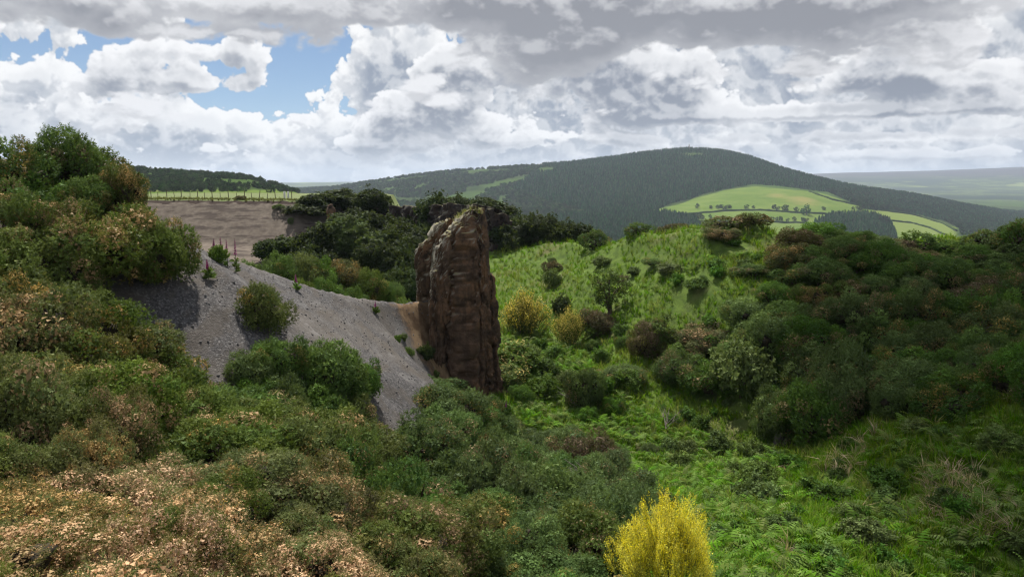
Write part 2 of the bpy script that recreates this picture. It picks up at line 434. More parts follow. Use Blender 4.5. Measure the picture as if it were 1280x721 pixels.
def build_ground():
    xs, ys = GX, GY
    x, y = np.meshgrid(xs, ys)
    h, scree, clay, sand, meadow, peat = land(x, y)
    # the outer edge dips out of sight into the valley
    edge = np.maximum.reduce([np.clip((x - 92) / 20, 0, 1), np.clip((-66 - x) / 12, 0, 1) * (y > 120), np.clip((y - 165) / 13, 0, 1)])
    h = h - 26 * edge ** 2
    GH.update(h=h, scree=scree, clay=clay, sand=sand, meadow=meadow)
    V = np.stack([x, y, h], -1).reshape(-1, 3)
    me = np_mesh('ground', V, grid_faces(len(xs), len(ys)), smooth=True,
                 attrs={'scree': scree.ravel(), 'clay': clay.ravel(), 'sand': sand.ravel(), 'meadow': meadow.ravel(), 'peat': peat.ravel()})
    m, T = material('ground')
    def at(n):
        a = T.n('ShaderNodeAttribute', attribute_name=n); return a.outputs['Fac']
    pos = T.n('ShaderNodeTexCoord').outputs['Object']
    n_big, n_mid, n_fine = T.noise(pos, .22, 5), T.noise(pos, 1.6, 6, .6), T.noise(pos, 9.0, 6, .65)
    vor = T.voro(pos, 21.0, out='Distance'); vcol = T.voro(pos, 21.0, out='Color')
    run = T.noise(T.vm('MULTIPLY', pos, (1.1, .45, .45)), 1.0, 6, .62)
    grass = T.mix(T.ss(n_mid, .3, .7), (.05, .085, .016, 1), (.10, .155, .026, 1))
    grass = T.mix(T.ss(n_big, .5, .72), grass, (.11, .105, .045, 1))
    grass = T.mix(T.ss(n_fine, .55, .75), grass, (.045, .04, .02, 1))
    mead = T.mix(T.ss(n_mid, .3, .7), (.105, .14, .05, 1), (.145, .165, .075, 1))
    stone = T.mix(T.ss(n_fine, .35, .7), (.045, .043, .044, 1), (.105, .10, .10, 1))
    sepc = T.n('ShaderNodeSeparateColor'); T.put(sepc.inputs[0], vcol)
    stone = T.mix(T.m('MULTIPLY', T.ss(sepc.outputs[0], .82, .95), .4), stone, (.26, .25, .245, 1))
    stone = T.mix(T.m('MULTIPLY', T.ss(n_big, .48, .66), .5), stone, (.13, .115, .10, 1))
    stone = T.mix(T.m('MULTIPLY', T.ss(run, .5, .62), .55), stone, (.082, .07, .058, 1))
    stone = T.mix(T.m('MULTIPLY', T.ss(run, .36, .44, 1.0, 0.0), .4), stone, (.17, .163, .16, 1))
    clayc = T.mix(T.ss(n_mid, .35, .68), (.10, .062, .036, 1), (.21, .145, .085, 1))
    sandc = T.mix(T.ss(n_mid, .3, .7), (.098, .080, .066, 1), (.148, .124, .103, 1))
    stv = T.noise(T.vm('MULTIPLY', pos, (.25, .6, 1.6)), 1.0, 5, .65)
    sandc = T.mix(T.m('MULTIPLY', T.ss(stv, .53, .62), .85), sandc, (.055, .043, .038, 1))
    c = T.mix(at('meadow'), grass, mead)
    jag = T.m('MULTIPLY', T.m('SUBTRACT', n_mid, .5), .9)
    c = T.mix(T.ss(T.m('ADD', at('sand'), jag), .35, .6), c, sandc)
    c = T.mix(T.ss(T.m('ADD', at('peat'), jag), .3, .55), c, (.035, .024, .02, 1))
    c = T.mix(T.ss(T.m('ADD', at('scree'), jag), .35, .6), c, stone)
    c = T.mix(T.ss(T.m('ADD', at('clay'), jag), .3, .75), c, clayc)
    hgt = T.m('ADD', T.m('MULTIPLY', n_fine, .6), T.m('MULTIPLY', vor, -.5))
    finish(T, c, .95, .1, hgt, .7, .05)
    tag(link('ground', me, mat=m), kind='structure')

build_ground()

# ---------------------------------------------------------------- far hills, lofted between lines that can be seen
US = np.linspace(-420, 1720, 300)
def line(pts, z=None):
    """a line across the view: (u, v, distance) knots -> x, y, z at every bearing in US"""
    u = [p[0] for p in pts]
    Y = np.interp(US, u, [p[2] for p in pts]); v = np.interp(US, u, [p[1] for p in pts])
    k = np.ones(9) / 9.0
    sm = lambda a: np.convolve(np.pad(a, 4, mode='edge'), k, mode='valid')
    Y, v = sm(Y), sm(v)
    q = np.array([P(uu, vv, yy) for uu, vv, yy in zip(US, v, Y)])
    if z is not None: q[:, 2] = z
    return q
def loft(name, lines, rows, amp, fr, seed, keep=()):
    """smooth sheet through the lines; rows: number of steps in each gap"""
    L = np.array(lines)
    out = []
    n = len(L)
    for i in range(n - 1):
        p0, p1, p2, p3 = L[max(i - 1, 0)], L[i], L[i + 1], L[min(i + 2, n - 1)]
        for t in np.linspace(0, 1, rows[i], endpoint=(i == n - 2)):
            h = t * t * (3 - 2 * t)
            q = p1 + (p2 - p1) * t
            q = q.copy(); lin = q[:, 2]; sm = p1[:, 2] + (p2[:, 2] - p1[:, 2]) * h
            q[:, 2] = 0.45 * lin + 0.55 * sm
            out.append(q)
    G = np.array(out)
    wob = fbm(G[..., 0] * fr, G[..., 1] * fr, 6, seed)
    G[..., 2] += amp * wob
    return G
EASBY = [line([(-420, 0, 230), (1720, 0, 230)], -60), line([(-420, 0, 700), (1720, 0, 700)], -92),
         line([(-420, 296, 1100), (700, 296, 1100), (830, 300, 1150), (1190, 318, 1150), (1720, 330, 1200)]),
         line([(-420, 262, 1700), (500, 262, 1600), (700, 272, 1450), (820, 262, 1500), (930, 238, 1750), (1010, 240, 1750), (1100, 262, 1650), (1200, 284, 1600), (1300, 292, 1700), (1720, 292, 1700)]),
         line([(-420, 246, 3200), (300, 244, 2900), (380, 238, 2700), (440, 231, 2500), (520, 219, 2400), (600, 213, 2350), (700, 203, 2300), (760, 198, 2300), (810, 191, 2300), (850, 187, 2300), (900, 189, 2300), (940, 197, 2250), (980, 213, 2200), (1020, 224, 2150), (1080, 238, 2150), (1150, 248, 2200), (1280, 272, 2300), (1720, 290, 2400)]),
         line([(-420, 0, 4200), (1720, 0, 3600)], -60)]
MOOR = [line([(-420, 0, 2500), (1720, 0, 2500)], -112), line([(-420, 252, 3800), (900, 252, 3800), (1100, 250, 3800), (1280, 262, 3000), (1720, 270, 2800)]),
        line([(-420, 236, 5600), (1000, 234, 5600), (1150, 240, 5200), (1280, 243, 5000), (1720, 244, 5000)]),
        line([(-420, 232, 9000), (800, 226, 9000), (1010, 217.5, 9000), (1100, 215.5, 9000), (1180, 213, 8800), (1280, 208.5, 8600), (1400, 205, 8600), (1720, 212, 8600)]),
        line([(-420, 0, 12500), (1720, 0, 12500)], -20)]
LEFT = [line([(-420, 0, 210), (1720, 0, 210)], -48), line([(-420, 246, 420), (180, 246, 420), (300, 248, 430), (380, 252, 460), (450, 262, 480), (600, 300, 500), (1720, 320, 500)]),
        line([(-420, 205, 820), (0, 209, 800), (160, 211, 800), (220, 215.5, 790), (280, 217, 780), (310, 219, 770), (340, 227, 760), (365, 237, 740), (400, 254, 720), (470, 285, 700), (600, 320, 700), (1720, 330, 700)]),
        line([(-420, 0, 1300), (1720, 0, 1100)], -92)]
FIELD = [(800, 266), (850, 255), (905, 238), (945, 233), (1010, 239), (1030, 242), (1075, 258), (1100, 262), (1150, 268), (1192, 284), (1200, 320), (700, 330), (860, 292), (882, 276)]
FIELD2 = [(1098, 262), (1150, 268), (1195, 285), (1190, 296), (1120, 290), (1085, 272)]
def far_material(name, kind):
    m, T = material(name)
    pos = T.n('ShaderNodeTexCoord').outputs['Object']
    def at(n):
        a = T.n('ShaderNodeAttribute', attribute_name=n); return a.outputs['Fac']
    n1, n2, n3 = T.noise(pos, .004, 5, .6), T.noise(pos, .02, 5, .6), T.noise(pos, .12, 4, .6)
    wood = T.mix(T.ss(n2, .35, .65), (.022, .036, .016, 1), (.045, .066, .022, 1))
    if kind == 'moor':
        c = T.mix(T.ss(n1, .42, .6), (.035, .052, .026, 1), (.085, .115, .042, 1))
        c = T.mix(T.ss(n2, .52, .6), c, (.022, .034, .02, 1))
        c = T.mix(T.ss(T.noise(pos, .0011, 4, .55), .5, .56), c, (.022, .036, .022, 1))
        c = T.mix(T.ss(T.noise(pos, .0016, 3, .5), .6, .64), c, (.13, .16, .055, 1))
        pz = T.n('ShaderNodeSeparateXYZ'); T.put(pz.inputs[0], pos)
        c = T.mix(T.ss(pz.outputs[2], 60, 150), c, (.04, .034, .038, 1))
    else:
        c = T.mix(T.ss(n1, .4, .6), wood, (.05, .085, .024, 1))
        f = T.mix(T.ss(n2, .3, .7), (.085, .135, .028, 1), (.12, .165, .04, 1))
        f = T.mix(T.ss(T.noise(pos, .0045, 3, .5), .56, .66), f, (.19, .18, .065, 1))
        c = T.mix(at('field'), c, f)
        c = T.mix(at('bright'), c, (.13, .17, .045, 1))
    c = T.mix(T.m('MULTIPLY', T.ss(n3, .5, .8), .25), c, (.03, .045, .02, 1))
    finish(T, c, 1.0, 0.0)
    return m
def build_far():
    res = {}
    for name, lines, rows, amp, fr, seed, kind in (('hill', EASBY, (6, 24, 60, 70, 24), 9, .0022, 5, 'hill'), ('moor', MOOR, (4, 24, 30, 10), 14, .0009, 8, 'moor'), ('hill', LEFT, (4, 30, 10), 3.0, .006, 12, 'hill')):
        G = loft(name, lines, rows, amp, fr, seed)
        V = G.reshape(-1, 3)
        u, v = UV(V)
        wv = 2.5 * fbm(V[:, 0] * .01, V[:, 1] * .01, 3, 3)
        front = np.zeros(len(V), bool)
        if lines is EASBY: front = (np.arange(len(V)) // len(US)) < sum(rows[:4])
        fld = (in_poly(u + wv, v + wv * .4, FIELD) & front).astype(float)
        br = (in_poly(u, v, FIELD2) & front).astype(float)
        if lines is LEFT:
            fld = (v > 237.5 + wv * .3).astype(float) * .9
        me = np_mesh(name, V, grid_faces(len(US), G.shape[0]), smooth=True, attrs={'field': fld, 'bright': br})
        o = tag(link(name, me, mat=far_material(name, kind)), kind='structure')
        res[kind if lines is not LEFT else 'left'] = G
    # the valley floor, out to the horizon
    n = 64
    ring = [(math.cos(2 * math.pi * i / n), math.sin(2 * math.pi * i / n)) for i in range(n)]
    V = [(0, 0, -114)] + [(x * 14000, y * 14000, -114) for x, y in ring]
    F = [(0, 1 + i, 1 + (i + 1) % n) for i in range(n)]
    tag(link('valley_floor', np_mesh('valley_floor', V, F), mat=far_material('valley_floor', 'hill')), kind='structure')
    return res
FAR = build_far()

# ---------------------------------------------------------------- rock
def cells(Q, seeds):
    """index of the nearest seed, and how far the point is from the border to the next cell"""
    idx = np.empty(len(Q), int); gap = np.empty(len(Q))
    for i in range(0, len(Q), 8000):
        d = np.sqrt(((Q[i:i + 8000, None, :] - seeds[None]) ** 2).sum(-1))
        k = np.argpartition(d, 1, axis=1)[:, :2]
        r = np.arange(len(d)); d0, d1 = d[r, k[:, 0]], d[r, k[:, 1]]
        sw = d1 < d0
        idx[i:i + 8000] = np.where(sw, k[:, 1], k[:, 0]); gap[i:i + 8000] = np.abs(d1 - d0)
    return idx, gap
def fracture(V, N, rng, size, amp, stretch=(1, 1, 1), crack=.35, tilt=.35):
    """push a surface about as broken rock: flat-faced blocks with open joints"""
    st = np.array(stretch)
    ext = V.max(0) - V.min(0)
    area = 2 * (ext[0] + ext[1]) * ext[2] + 2 * ext[0] * ext[1]
    n = int(np.clip(area * 1.2 / (size * size * st[2]), 12, 3600))
    seeds = V[rng.integers(0, len(V), n)] + rng.normal(0, size * .3, (n, 3))
    w = size * .22                                   # joints are never quite straight
    W = V + w * np.stack([fbm(V[:, 2] / size * 1.3, V[:, 0] / size, 3, 5), fbm(V[:, 2] / size, V[:, 1] / size, 3, 6), fbm(V[:, 0] / size * 1.5, V[:, 1] / size, 3, 7)], -1)
    idx, gap = cells(W / st, seeds / st)
    off = rng.uniform(-1, 1, len(seeds)); tv = rng.normal(0, tilt, (len(seeds), 3)); tv[:, 2] *= .6 / max(st[2], 1)
    d = off[idx] * amp + ((V - seeds[idx]) * tv[idx]).sum(1) * amp / size - crack * amp * (1 - sstep(gap, 0, size * .16))
    return V + N * d[:, None], off[idx]
def tube_normals(G):
    du = np.roll(G, -1, 1) - np.roll(G, 1, 1); dv = np.gradient(G, axis=0)
    N = np.cross(du, dv); N /= np.linalg.norm(N, axis=-1, keepdims=True) + 1e-9
    return N
def column(levels, y0, depth, rng, nl=130, na=110, rot=0.0, power=6.0, lean=0.0, size=1.1, amp=.18):
    """a standing slab: levels are (v, u left, u right) seen at y0; depth is its half thickness"""
    lv = np.array(sorted(levels, key=lambda t: -t[0]), float)
    zs, xl, xr = [], [], []
    for v, a, b in lv:
        p, q = P(a, v, y0), P(b, v, y0)
        zs.append(p[2]); xl.append(p[0]); xr.append(q[0])
    zs = np.array(zs)
    z = np.linspace(zs[0], zs[-1], nl)
    l, r = np.interp(z, zs, xl), np.interp(z, zs, xr)
    cx, hw = (l + r) / 2, (r - l) / 2
    hd = depth * np.clip(hw / hw.max(), .25, 1) ** .7
    a = np.linspace(0, 2 * np.pi, na, endpoint=False)
    ca, sa = np.cos(a), np.sin(a)
    sx = np.sign(ca) * np.abs(ca) ** (2 / power); sy = np.sign(sa) * np.abs(sa) ** (2 / power)
    X = hw[:, None] * sx; Yy = hd[:, None] * sy
    cr, sr = math.cos(rot), math.sin(rot)
    G = np.stack([cx[:, None] + X * cr - Yy * sr, y0 + depth + lean * (z - zs[0])[:, None] + X * sr + Yy * cr, np.repeat(z[:, None], na, 1)], -1)
    N = tube_normals(G)
    V, n = G.reshape(-1, 3), N.reshape(-1, 3)
    V, t1 = fracture(V, n, rng, size, amp, (1, 1, 8.0), 1.4, .45)
    V, t2 = fracture(V, n, rng, size * .42, amp * .55, (1, 1, 5.0), 1.1, .5)
    V, t3 = fracture(V, n, rng, size * .22, amp * .22, (1, 1, 2.6), .7, .5)
    V = V + n * (0.05 * fbm(V[:, 0] * 3 + V[:, 1] * 2.3, V[:, 2] * 3 + V[:, 1], 4, 77))[:, None]
    top = V[-na:].mean(0) + np.array((0, 0, .05))
    V = np.concatenate([V, [top]])
    i = np.arange(nl * na).reshape(nl, na); j = np.roll(i, -1, 1)
    F = np.stack([i[:-1], j[:-1], j[1:], i[1:]], -1).reshape(-1, 4)
    k = len(V) - 1
    cap = np.stack([i[-1], j[-1], np.full(na, k), np.full(na, k)], -1)
    tri = np.concatenate([F[:, [0, 1, 2]], F[:, [0, 2, 3]], cap[:, [0, 1, 2]]])
    tone = np.concatenate([.5 + .5 * t1 * .6 + .2 * t2, [.5]])
    return V, tri, tone
def rock_material(name, dark, brown, rust, grey, lichen=.5, rust_amt=.6, lich_lo=4.0, lich_hi=9.5):
    m, T = material(name)
    pos = T.n('ShaderNodeTexCoord').outputs['Object']
    geo = T.n('ShaderNodeNewGeometry')
    sep = T.n('ShaderNodeSeparateXYZ'); T.put(sep.inputs[0], geo.outputs['Normal'])
    at = T.n('ShaderNodeAttribute', attribute_name='tone').outputs['Fac']
    n1, n2, n3 = T.noise(pos, .35, 5, .6), T.noise(pos, 1.7, 7, .65), T.noise(pos, 9, 6, .65)
    c = T.mix(T.ss(n2, .32, .68), dark, brown)
    c = T.mix(T.m('MULTIPLY', T.ss(T.m('ADD', n1, T.m('MULTIPLY', T.m('SUBTRACT', n2, .5), .6)), .46, .62), rust_amt), c, rust)
    vs = T.noise(T.vm('MULTIPLY', pos, (2.2, 2.2, .28)), 1.0, 5, .6)
    c = T.mix(T.m('MULTIPLY', T.ss(vs, .52, .66), .7), c, dark)
    c = T.mix(T.m('MULTIPLY', T.ss(T.noise(pos, 3.1, 5, .6), .62, .74), .22), c, grey)
    c = T.mix(T.m('MULTIPLY', T.ss(at, .25, .85), .35), c, brown)
    c = T.mix(T.m('MULTIPLY', T.ss(n3, .5, .78), .35), c, dark)
    # weathered grey crust and lichen on the sides that face up and out of the pit
    up = T.m('ADD', T.m('MULTIPLY', sep.outputs[2], .8), T.m('MULTIPLY', sep.outputs[0], -.55))
    wl = T.ss(T.m('ADD', up, T.m('MULTIPLY', T.m('SUBTRACT', n2, .5), 1.1)), .25, .75)
    pz = T.n('ShaderNodeSeparateXYZ'); T.put(pz.inputs[0], pos)
    hi = T.ss(T.m('ADD', pz.outputs[2], T.m('MULTIPLY', pz.outputs[0], -.5)), lich_lo, lich_hi, .12, 1.0)
    lichen = T.m('MULTIPLY', hi, lichen)
    c = T.mix(T.m('MULTIPLY', wl, lichen), c, grey)
    yl = T.ss(T.m('ADD', sep.outputs[2], T.m('SUBTRACT', T.noise(pos, 2.6, 4), .5)), .55, .85)
    c = T.mix(T.m('MULTIPLY', yl, T.m('MULTIPLY', lichen, .7)), c, (.20, .19, .07, 1))
    finish(T, c, .92, .15, T.m('ADD', n3, n2), .8, .06)
    return m
def boulder(rng, size, n=26):
    a = np.linspace(0, 2 * np.pi, n, endpoint=False); b = np.linspace(-1.45, 1.45, n // 2 + 2)
    G = np.stack([np.cos(b)[:, None] * np.cos(a), np.cos(b)[:, None] * np.sin(a), np.repeat(np.sin(b)[:, None], n, 1)], -1) * np.array(size)
    N = tube_normals(G); V = G.reshape(-1, 3)
    V, t = fracture(V, N.reshape(-1, 3), rng, min(size) * .8, min(size) * .28)
    k = len(b); i = np.arange(k * n).reshape(k, n); j = np.roll(i, -1, 1)
    F = np.stack([i[:-1], j[:-1], j[1:], i[1:]], -1).reshape(-1, 4)
    tri = np.concatenate([F[:, [0, 1, 2]], F[:, [0, 2, 3]]])
    caps = [[i[0, 0], i[0, q + 1], i[0, q]] for q in range(1, n - 1)] + [[i[-1, 0], i[-1, q], i[-1, q + 1]] for q in range(1, n - 1)]
    return V, np.concatenate([tri, caps]), .5 + .5 * t
def build_rocks():
    rng = np.random.default_rng(4)
    M1 = rock_material('whinstone', (.026, .018, .013, 1), (.125, .078, .052, 1), (.185, .098, .05, 1), (.27, .25, .205, 1), .9, .8)
    base = P(580, 505, 43); root = link('rock_pillar', None, loc=base)
    tag(root, 'tall brown rock pillar standing at the end of the grey scree ridge', 'rock')
    def add(nm, parts, m, label=None):
        V, F, t = parts
        o = link(nm, np_mesh(nm, V - base, F, attrs={'tone': t}), root, m)
        if label: o['label'] = label
        return o
    add('slab', column([(560, 543, 622), (505, 545, 617), (450, 541, 613), (400, 538, 610), (345, 537, 608), (312, 543, 607), (296, 552, 606), (283, 563, 605), (273, 575, 603), (265, 584, 601), (259, 591, 597)], 41.8, 1.9, rng, 240, 190, R(7)), M1)
    add('slab', column([(540, 522, 552), (470, 522, 553), (420, 520, 553), (375, 519, 552), (330, 517, 552), (312, 522, 553), (298, 530, 557), (286, 541, 562), (277, 552, 566)], 43.9, 1.5, rng, 170, 120, R(-10), 4), M1, 'lower slab of the pillar with pale lichen on its shoulder')
    add('slab', column([(520, 596, 626), (460, 598, 622), (400, 600, 619), (352, 602, 618), (344, 604, 617.5)], 43.2, 1.0, rng, 90, 70, R(14), 4, 0, .6), M1)
    add('flake', column([(470, 541, 553), (420, 539, 553), (380, 538, 552), (352, 541, 549), (340, 543, 547)], 41.3, .45, rng, 60, 50, R(-20), 3, .02, .5, .1), M1, 'pale flake of rock leaning on the foot of the pillar')
    # quarry wall on the far side of the pit
    M2 = rock_material('quarry_rock', (.022, .017, .018, 1), (.058, .042, .036, 1), (.09, .055, .035, 1), (.15, .14, .125, 1), .55, .35, -12, -4)
    path = np.array([(-19.5, 93.5), (-15.5, 90.0), (-12, 86.6), (-8.5, 83.4), (-5.0, 81.4), (-2, 80.6), (1.0, 82.8), (2.8, 86)])
    sd = np.concatenate([[0], np.cumsum(np.hypot(*np.diff(path, axis=0).T))])
    ss = np.linspace(0, sd[-1], 190); px, py = np.interp(ss, sd, path[:, 0]), np.interp(ss, sd, path[:, 1])
    topz = np.interp(ss, sd, [-2.8, -2.2, -2.0, -1.6, -1.7, -2.0, -3.6, -4.6]) + .5 * fbm(ss * .5, ss * 0, 3, 9)
    nz = 70
    t = np.linspace(0, 1, nz)[:, None]
    z = -10.5 + (topz + 10.5) * t
    lean = .16 * (z + 10.5)
    tx, ty = np.gradient(px), np.gradient(py); ln = np.hypot(tx, ty); nx, ny = ty / ln, -tx / ln
    butt = .9 * fbm(ss * .28, ss * 0 + 2, 3, 15)
    G = np.stack([px - nx * lean + nx * butt, py - ny * lean + ny * butt, np.repeat(z, 1, 1) + 0 * px], -1)
    N = np.stack([np.repeat(nx[None], nz, 0), np.repeat(ny[None], nz, 0), np.full((nz, len(ss)), .2)], -1)
    V, t1 = fracture(G.reshape(-1, 3), N.reshape(-1, 3), rng, 1.5, .45, (1, 1, 2.2))
    V, t2 = fracture(V, N.reshape(-1, 3), rng, .6, .16, (1, 1, 1.4))
    Fc = grid_faces(len(ss), nz)
    # a thick back and top so that it is a body, not a sheet
    back = G[-1] + np.stack([-nx * 3.0, -ny * 3.0, 0 * nx - .4], -1); low = back.copy(); low[:, 2] = -10.5
    nb = len(V); V = np.concatenate([V, back, low]); k = len(ss)
    r0 = np.arange((nz - 1) * k, nz * k); r1 = np.arange(nb, nb + k); r2 = r1 + k
    for a, b in ((r0, r1), (r1, r2)):
        Fc = np.concatenate([Fc, np.stack([a[:-1], a[1:], b[1:], b[:-1]], -1)])
    tone = np.concatenate([.5 + .3 * t1 + .15 * t2, np.full(2 * k, .5)])
    wall = link('quarry_cliff', np_mesh('quarry_cliff', V, Fc, attrs={'tone': tone}), None, M2)
    tag(wall, 'dark broken quarry cliff under bushes on the far side of the pit', 'cliff')
    for nm, (u, v, Y), size, label, m in (
            ('rock_outcrop', (131, 237, 25.6), (.55, .4, .36), 'dark rock poking out among gorse at the top of the mound', M1),
            ('rock_pinnacle', (414, 268, 88.0), (.5, .5, 1.2), 'small brown rock pinnacle among trees beside the bare sand bank', M1),
            ('boulder', (978, 545, 36.6), (.42, .35, .45), 'grey boulder at the foot of the dark gorse bank', M2)):
        V, F, t = boulder(rng, size)
        p = P(u, v, Y)
        if nm == 'boulder': p[2] = height(p[0], p[1])[0] + .15
        tag(link(nm, np_mesh(nm, V, F, attrs={'tone': t}), None, m, p), label, 'rock')
build_rocks()

# ---------------------------------------------------------------- foliage
def leaf_material(name, trans=.35, rough=.55, spec=.25, vary=.22, hue=.03):
    m, T = material(name)
    c = T.n('ShaderNodeAttribute', attribute_name='Col').outputs['Color']
    oi = T.n('ShaderNodeObjectInfo')
    hs = T.n('ShaderNodeHueSaturation')
    T.put(hs.inputs['Color'], c)
    r = oi.outputs['Random']
    r2 = T.m('FRACT', T.m('MULTIPLY', r, 17.31))
    T.put(hs.inputs['Hue'], T.m('MULTIPLY_ADD', r2, hue, .5 - hue / 2))
    T.put(hs.inputs['Value'], T.m('MULTIPLY_ADD', r, 2 * vary, 1 - vary))
    T.put(hs.inputs['Saturation'], T.m('MULTIPLY_ADD', r2, .3, .85))
    b = T.n('ShaderNodeBsdfPrincipled'); T.put(b.inputs['Base Color'], hs.outputs[0])
    b.inputs['Roughness'].default_value = rough; b.inputs['Specular IOR Level'].default_value = spec
    t = T.n('ShaderNodeBsdfTranslucent')
    T.put(t.inputs[0], T.mix(.35, hs.outputs[0], (.16, .20, .02, 1)) if trans > .3 else hs.outputs[0])
    mx = T.n('ShaderNodeMixShader'); mx.inputs[0].default_value = trans
    T.put(mx.inputs[1], b.outputs[0]); T.put(mx.inputs[2], t.outputs[0])
    T.put(T.out.inputs[0], mx.outputs[0])
    return m
def wood_material(name, a, b):
    m, T = material(name)
    pos = T.n('ShaderNodeTexCoord').outputs['Object']
    n = T.noise(T.vm('MULTIPLY', pos, (14, 14, 3)), 1.0, 5, .6)
    finish(T, T.mix(T.ss(n, .35, .65), a, b), .9, .15, n, .5, .02)
    return m
LEAF = leaf_material('leaf', .31, .65, .08)
PETAL = leaf_material('petal', .25, .6, .1, .12, .02)
GRASS = leaf_material('grass_blade', .45, .7, .05, .25, .05)
WOOD = wood_material('stem_wood', (.045, .032, .022, 1), (.12, .09, .065, 1))
PALE_WOOD = wood_material('pale_bark', (.10, .085, .07, 1), (.24, .21, .18, 1))
DARK_CORE = wood_material('dead_wood', (.020, .017, .012, 1), (.045, .036, .022, 1))  # dead wood coloured dark so see-through gaps in a bush look shaded

def unit(v):
    return v / (np.linalg.norm(v, axis=-1, keepdims=True) + 1e-9)
def frames(d, rng):
    """rotation matrices (n,3,3) whose third column is d, spun at random"""
    a = rng.normal(size=d.shape); x = unit(a - (a * d).sum(-1, keepdims=True) * d)
    return np.stack([x, np.cross(d, x), d], -1)
def spikes(rng, n, L, r, w, lo=.1, hi=1.0, rise=(.5, 1.0), taper=.5, two=False):
    """n slim triangles set round an axis of length L"""
    h = rng.uniform(lo, hi, n) ** .9 * L; a = rng.uniform(0, 2 * np.pi, n); e = rng.uniform(*rise, n)
    rad = np.stack([np.cos(a), np.sin(a), 0 * a], -1); tan = np.stack([-np.sin(a), np.cos(a), 0 * a], -1)
    d = rad * np.cos(e)[:, None] + np.array((0, 0, 1)) * np.sin(e)[:, None]
    ln = r * rng.uniform(.7, 1.25, n) * (1 - taper * h / L)
    p0 = np.stack([0 * h, 0 * h, h], -1)
    side = unit(tan + rng.normal(0, .4, (n, 3))) * (w * rng.uniform(.7, 1.3, n))[:, None]
    tip = p0 + d * ln[:, None]
    if not two:
        return np.stack([p0 + d * (ln * .12)[:, None] - side / 2, p0 + d * (ln * .12)[:, None] + side / 2, tip], 1)
    mid = p0 + d * (ln * .5)[:, None]
    t1 = np.stack([p0, mid + side / 2, mid - side / 2], 1); t2 = np.stack([mid + side / 2, tip, mid - side / 2], 1)
    return np.concatenate([t1, t2])
def flakes(rng, n, c0, spread, size):
    """small loose triangles about points c0"""
    p = c0 + rng.normal(0, 1, (n, 3)) * spread
    a, b = unit(rng.normal(size=(n, 3))), unit(rng.normal(size=(n, 3)))
    s = (size * rng.uniform(.6, 1.3, n))[:, None]
    return np.stack([p - a * s * .5, p + a * s * .5, p + b * s], 1)
def spray(templates, pos, dirs, length, rng, colour, jitter, tj=.10):
    """put a copy of one of the templates at every pos; returns triangle corners and colours"""
    n = len(pos); pick = rng.integers(0, len(templates), n)
    Rm = frames(dirs, rng)
    Vs, Cs = [], []
    for k, t in enumerate(templates):
        s = np.nonzero(pick == k)[0]
        if not len(s): continue
        q = np.einsum('nij,mkj->nmki', Rm[s], t) * length[s][:, None, None, None] + pos[s][:, None, None, :]
        c = colour[s] * (1 + rng.normal(0, jitter, (len(s), 1)))
        c = c[:, None, :] * (1 + rng.normal(0, tj, (len(s), t.shape[0], 1)))
        Vs.append(q.reshape(-1, 3)); Cs.append(np.repeat(c.reshape(-1, 3), 3, 0))
    return np.concatenate(Vs), np.clip(np.concatenate(Cs), .003, 1)
def soup(name, V, C):
    return np_mesh(name, V, np.arange(len(V)).reshape(-1, 3), np.asarray(C))
def tube(path, radii, n=5):
    path = np.asarray(path, float); k = len(path)
    d = unit(np.gradient(path, axis=0)); ref = np.where(np.abs(d[:, 2:3]) > .9, np.array([[1.0, 0, 0]]), np.array([[0, 0, 1.0]]))
    x = unit(np.cross(d, ref)); y = np.cross(d, x)
    a = np.linspace(0, 2 * np.pi, n, endpoint=False)
    V = path[:, None] + np.asarray(radii)[:, None, None] * (np.cos(a)[None, :, None] * x[:, None] + np.sin(a)[None, :, None] * y[:, None])
    i = np.arange(k * n).reshape(k, n); j = np.roll(i, -1, 1)
    F = np.stack([i[:-1], j[:-1], j[1:], i[1:]], -1).reshape(-1, 4)
    return V.reshape(-1, 3), F
def tubes(name, items, n=5):
    Vs, Fs, o = [], [], 0
    for path, rad in items:
        V, F = tube(path, rad, n); Vs.append(V); Fs.append(F + o); o += len(V)
    return np_mesh(name, np.concatenate(Vs), np.concatenate(Fs), smooth=True)

def lobes(rng, Rr, H, n):
    L = [((0, 0, H * .42), (Rr * .62, Rr * .62, H * .52))]
    for i in range(n):
        a = 2 * math.pi * (i + rng.uniform(-.35, .35)) / n
        q = rng.uniform(.45, .78) * Rr; r = rng.uniform(.28, .44) * Rr
        L.append(((q * math.cos(a), q * math.sin(a), rng.uniform(.22, .74) * H), (r, r, r * rng.uniform(.75, 1.1))))
    return L
def tips_on(L, rng, spacing, rough, also=()):
    """points spread over the outside of a heap of lobes, with outward directions"""
    Ps, Ds = [], []
    CC, RR = np.array([c for c, _ in L], float), np.array([max(r) for _, r in L], float)
    for k, (c, r) in enumerate(L):
        c, r = np.array(c), np.array(r)
        area = 4 * math.pi * ((r[0] * r[1]) ** 1.6 / 2 + (r[0] * r[2]) ** 1.6 / 2) ** (1 / 1.6)
        n = max(6, int(area / spacing ** 2))
        d = unit(rng.normal(size=(n, 3)))
        p = c + d * r * (1 + rng.normal(0, rough, (n, 1)))
        keep = (p[:, 2] > .06)
        near = np.nonzero(((CC - c) ** 2).sum(1) < (max(r) + RR) ** 2)[0]
        for j in near:
            c2, r2 = L[j]
            if j != k:
                keep &= ((((p - np.array(c2)) / np.array(r2)) ** 2).sum(1) > .80)
        for c2, r2 in also:
            keep &= ((((p - np.array(c2)) / np.array(r2)) ** 2).sum(1) > .80)
        nd = unit(d / r)
        Ps.append(p[keep]); Ds.append(nd[keep])
    return np.concatenate(Ps), np.concatenate(Ds)
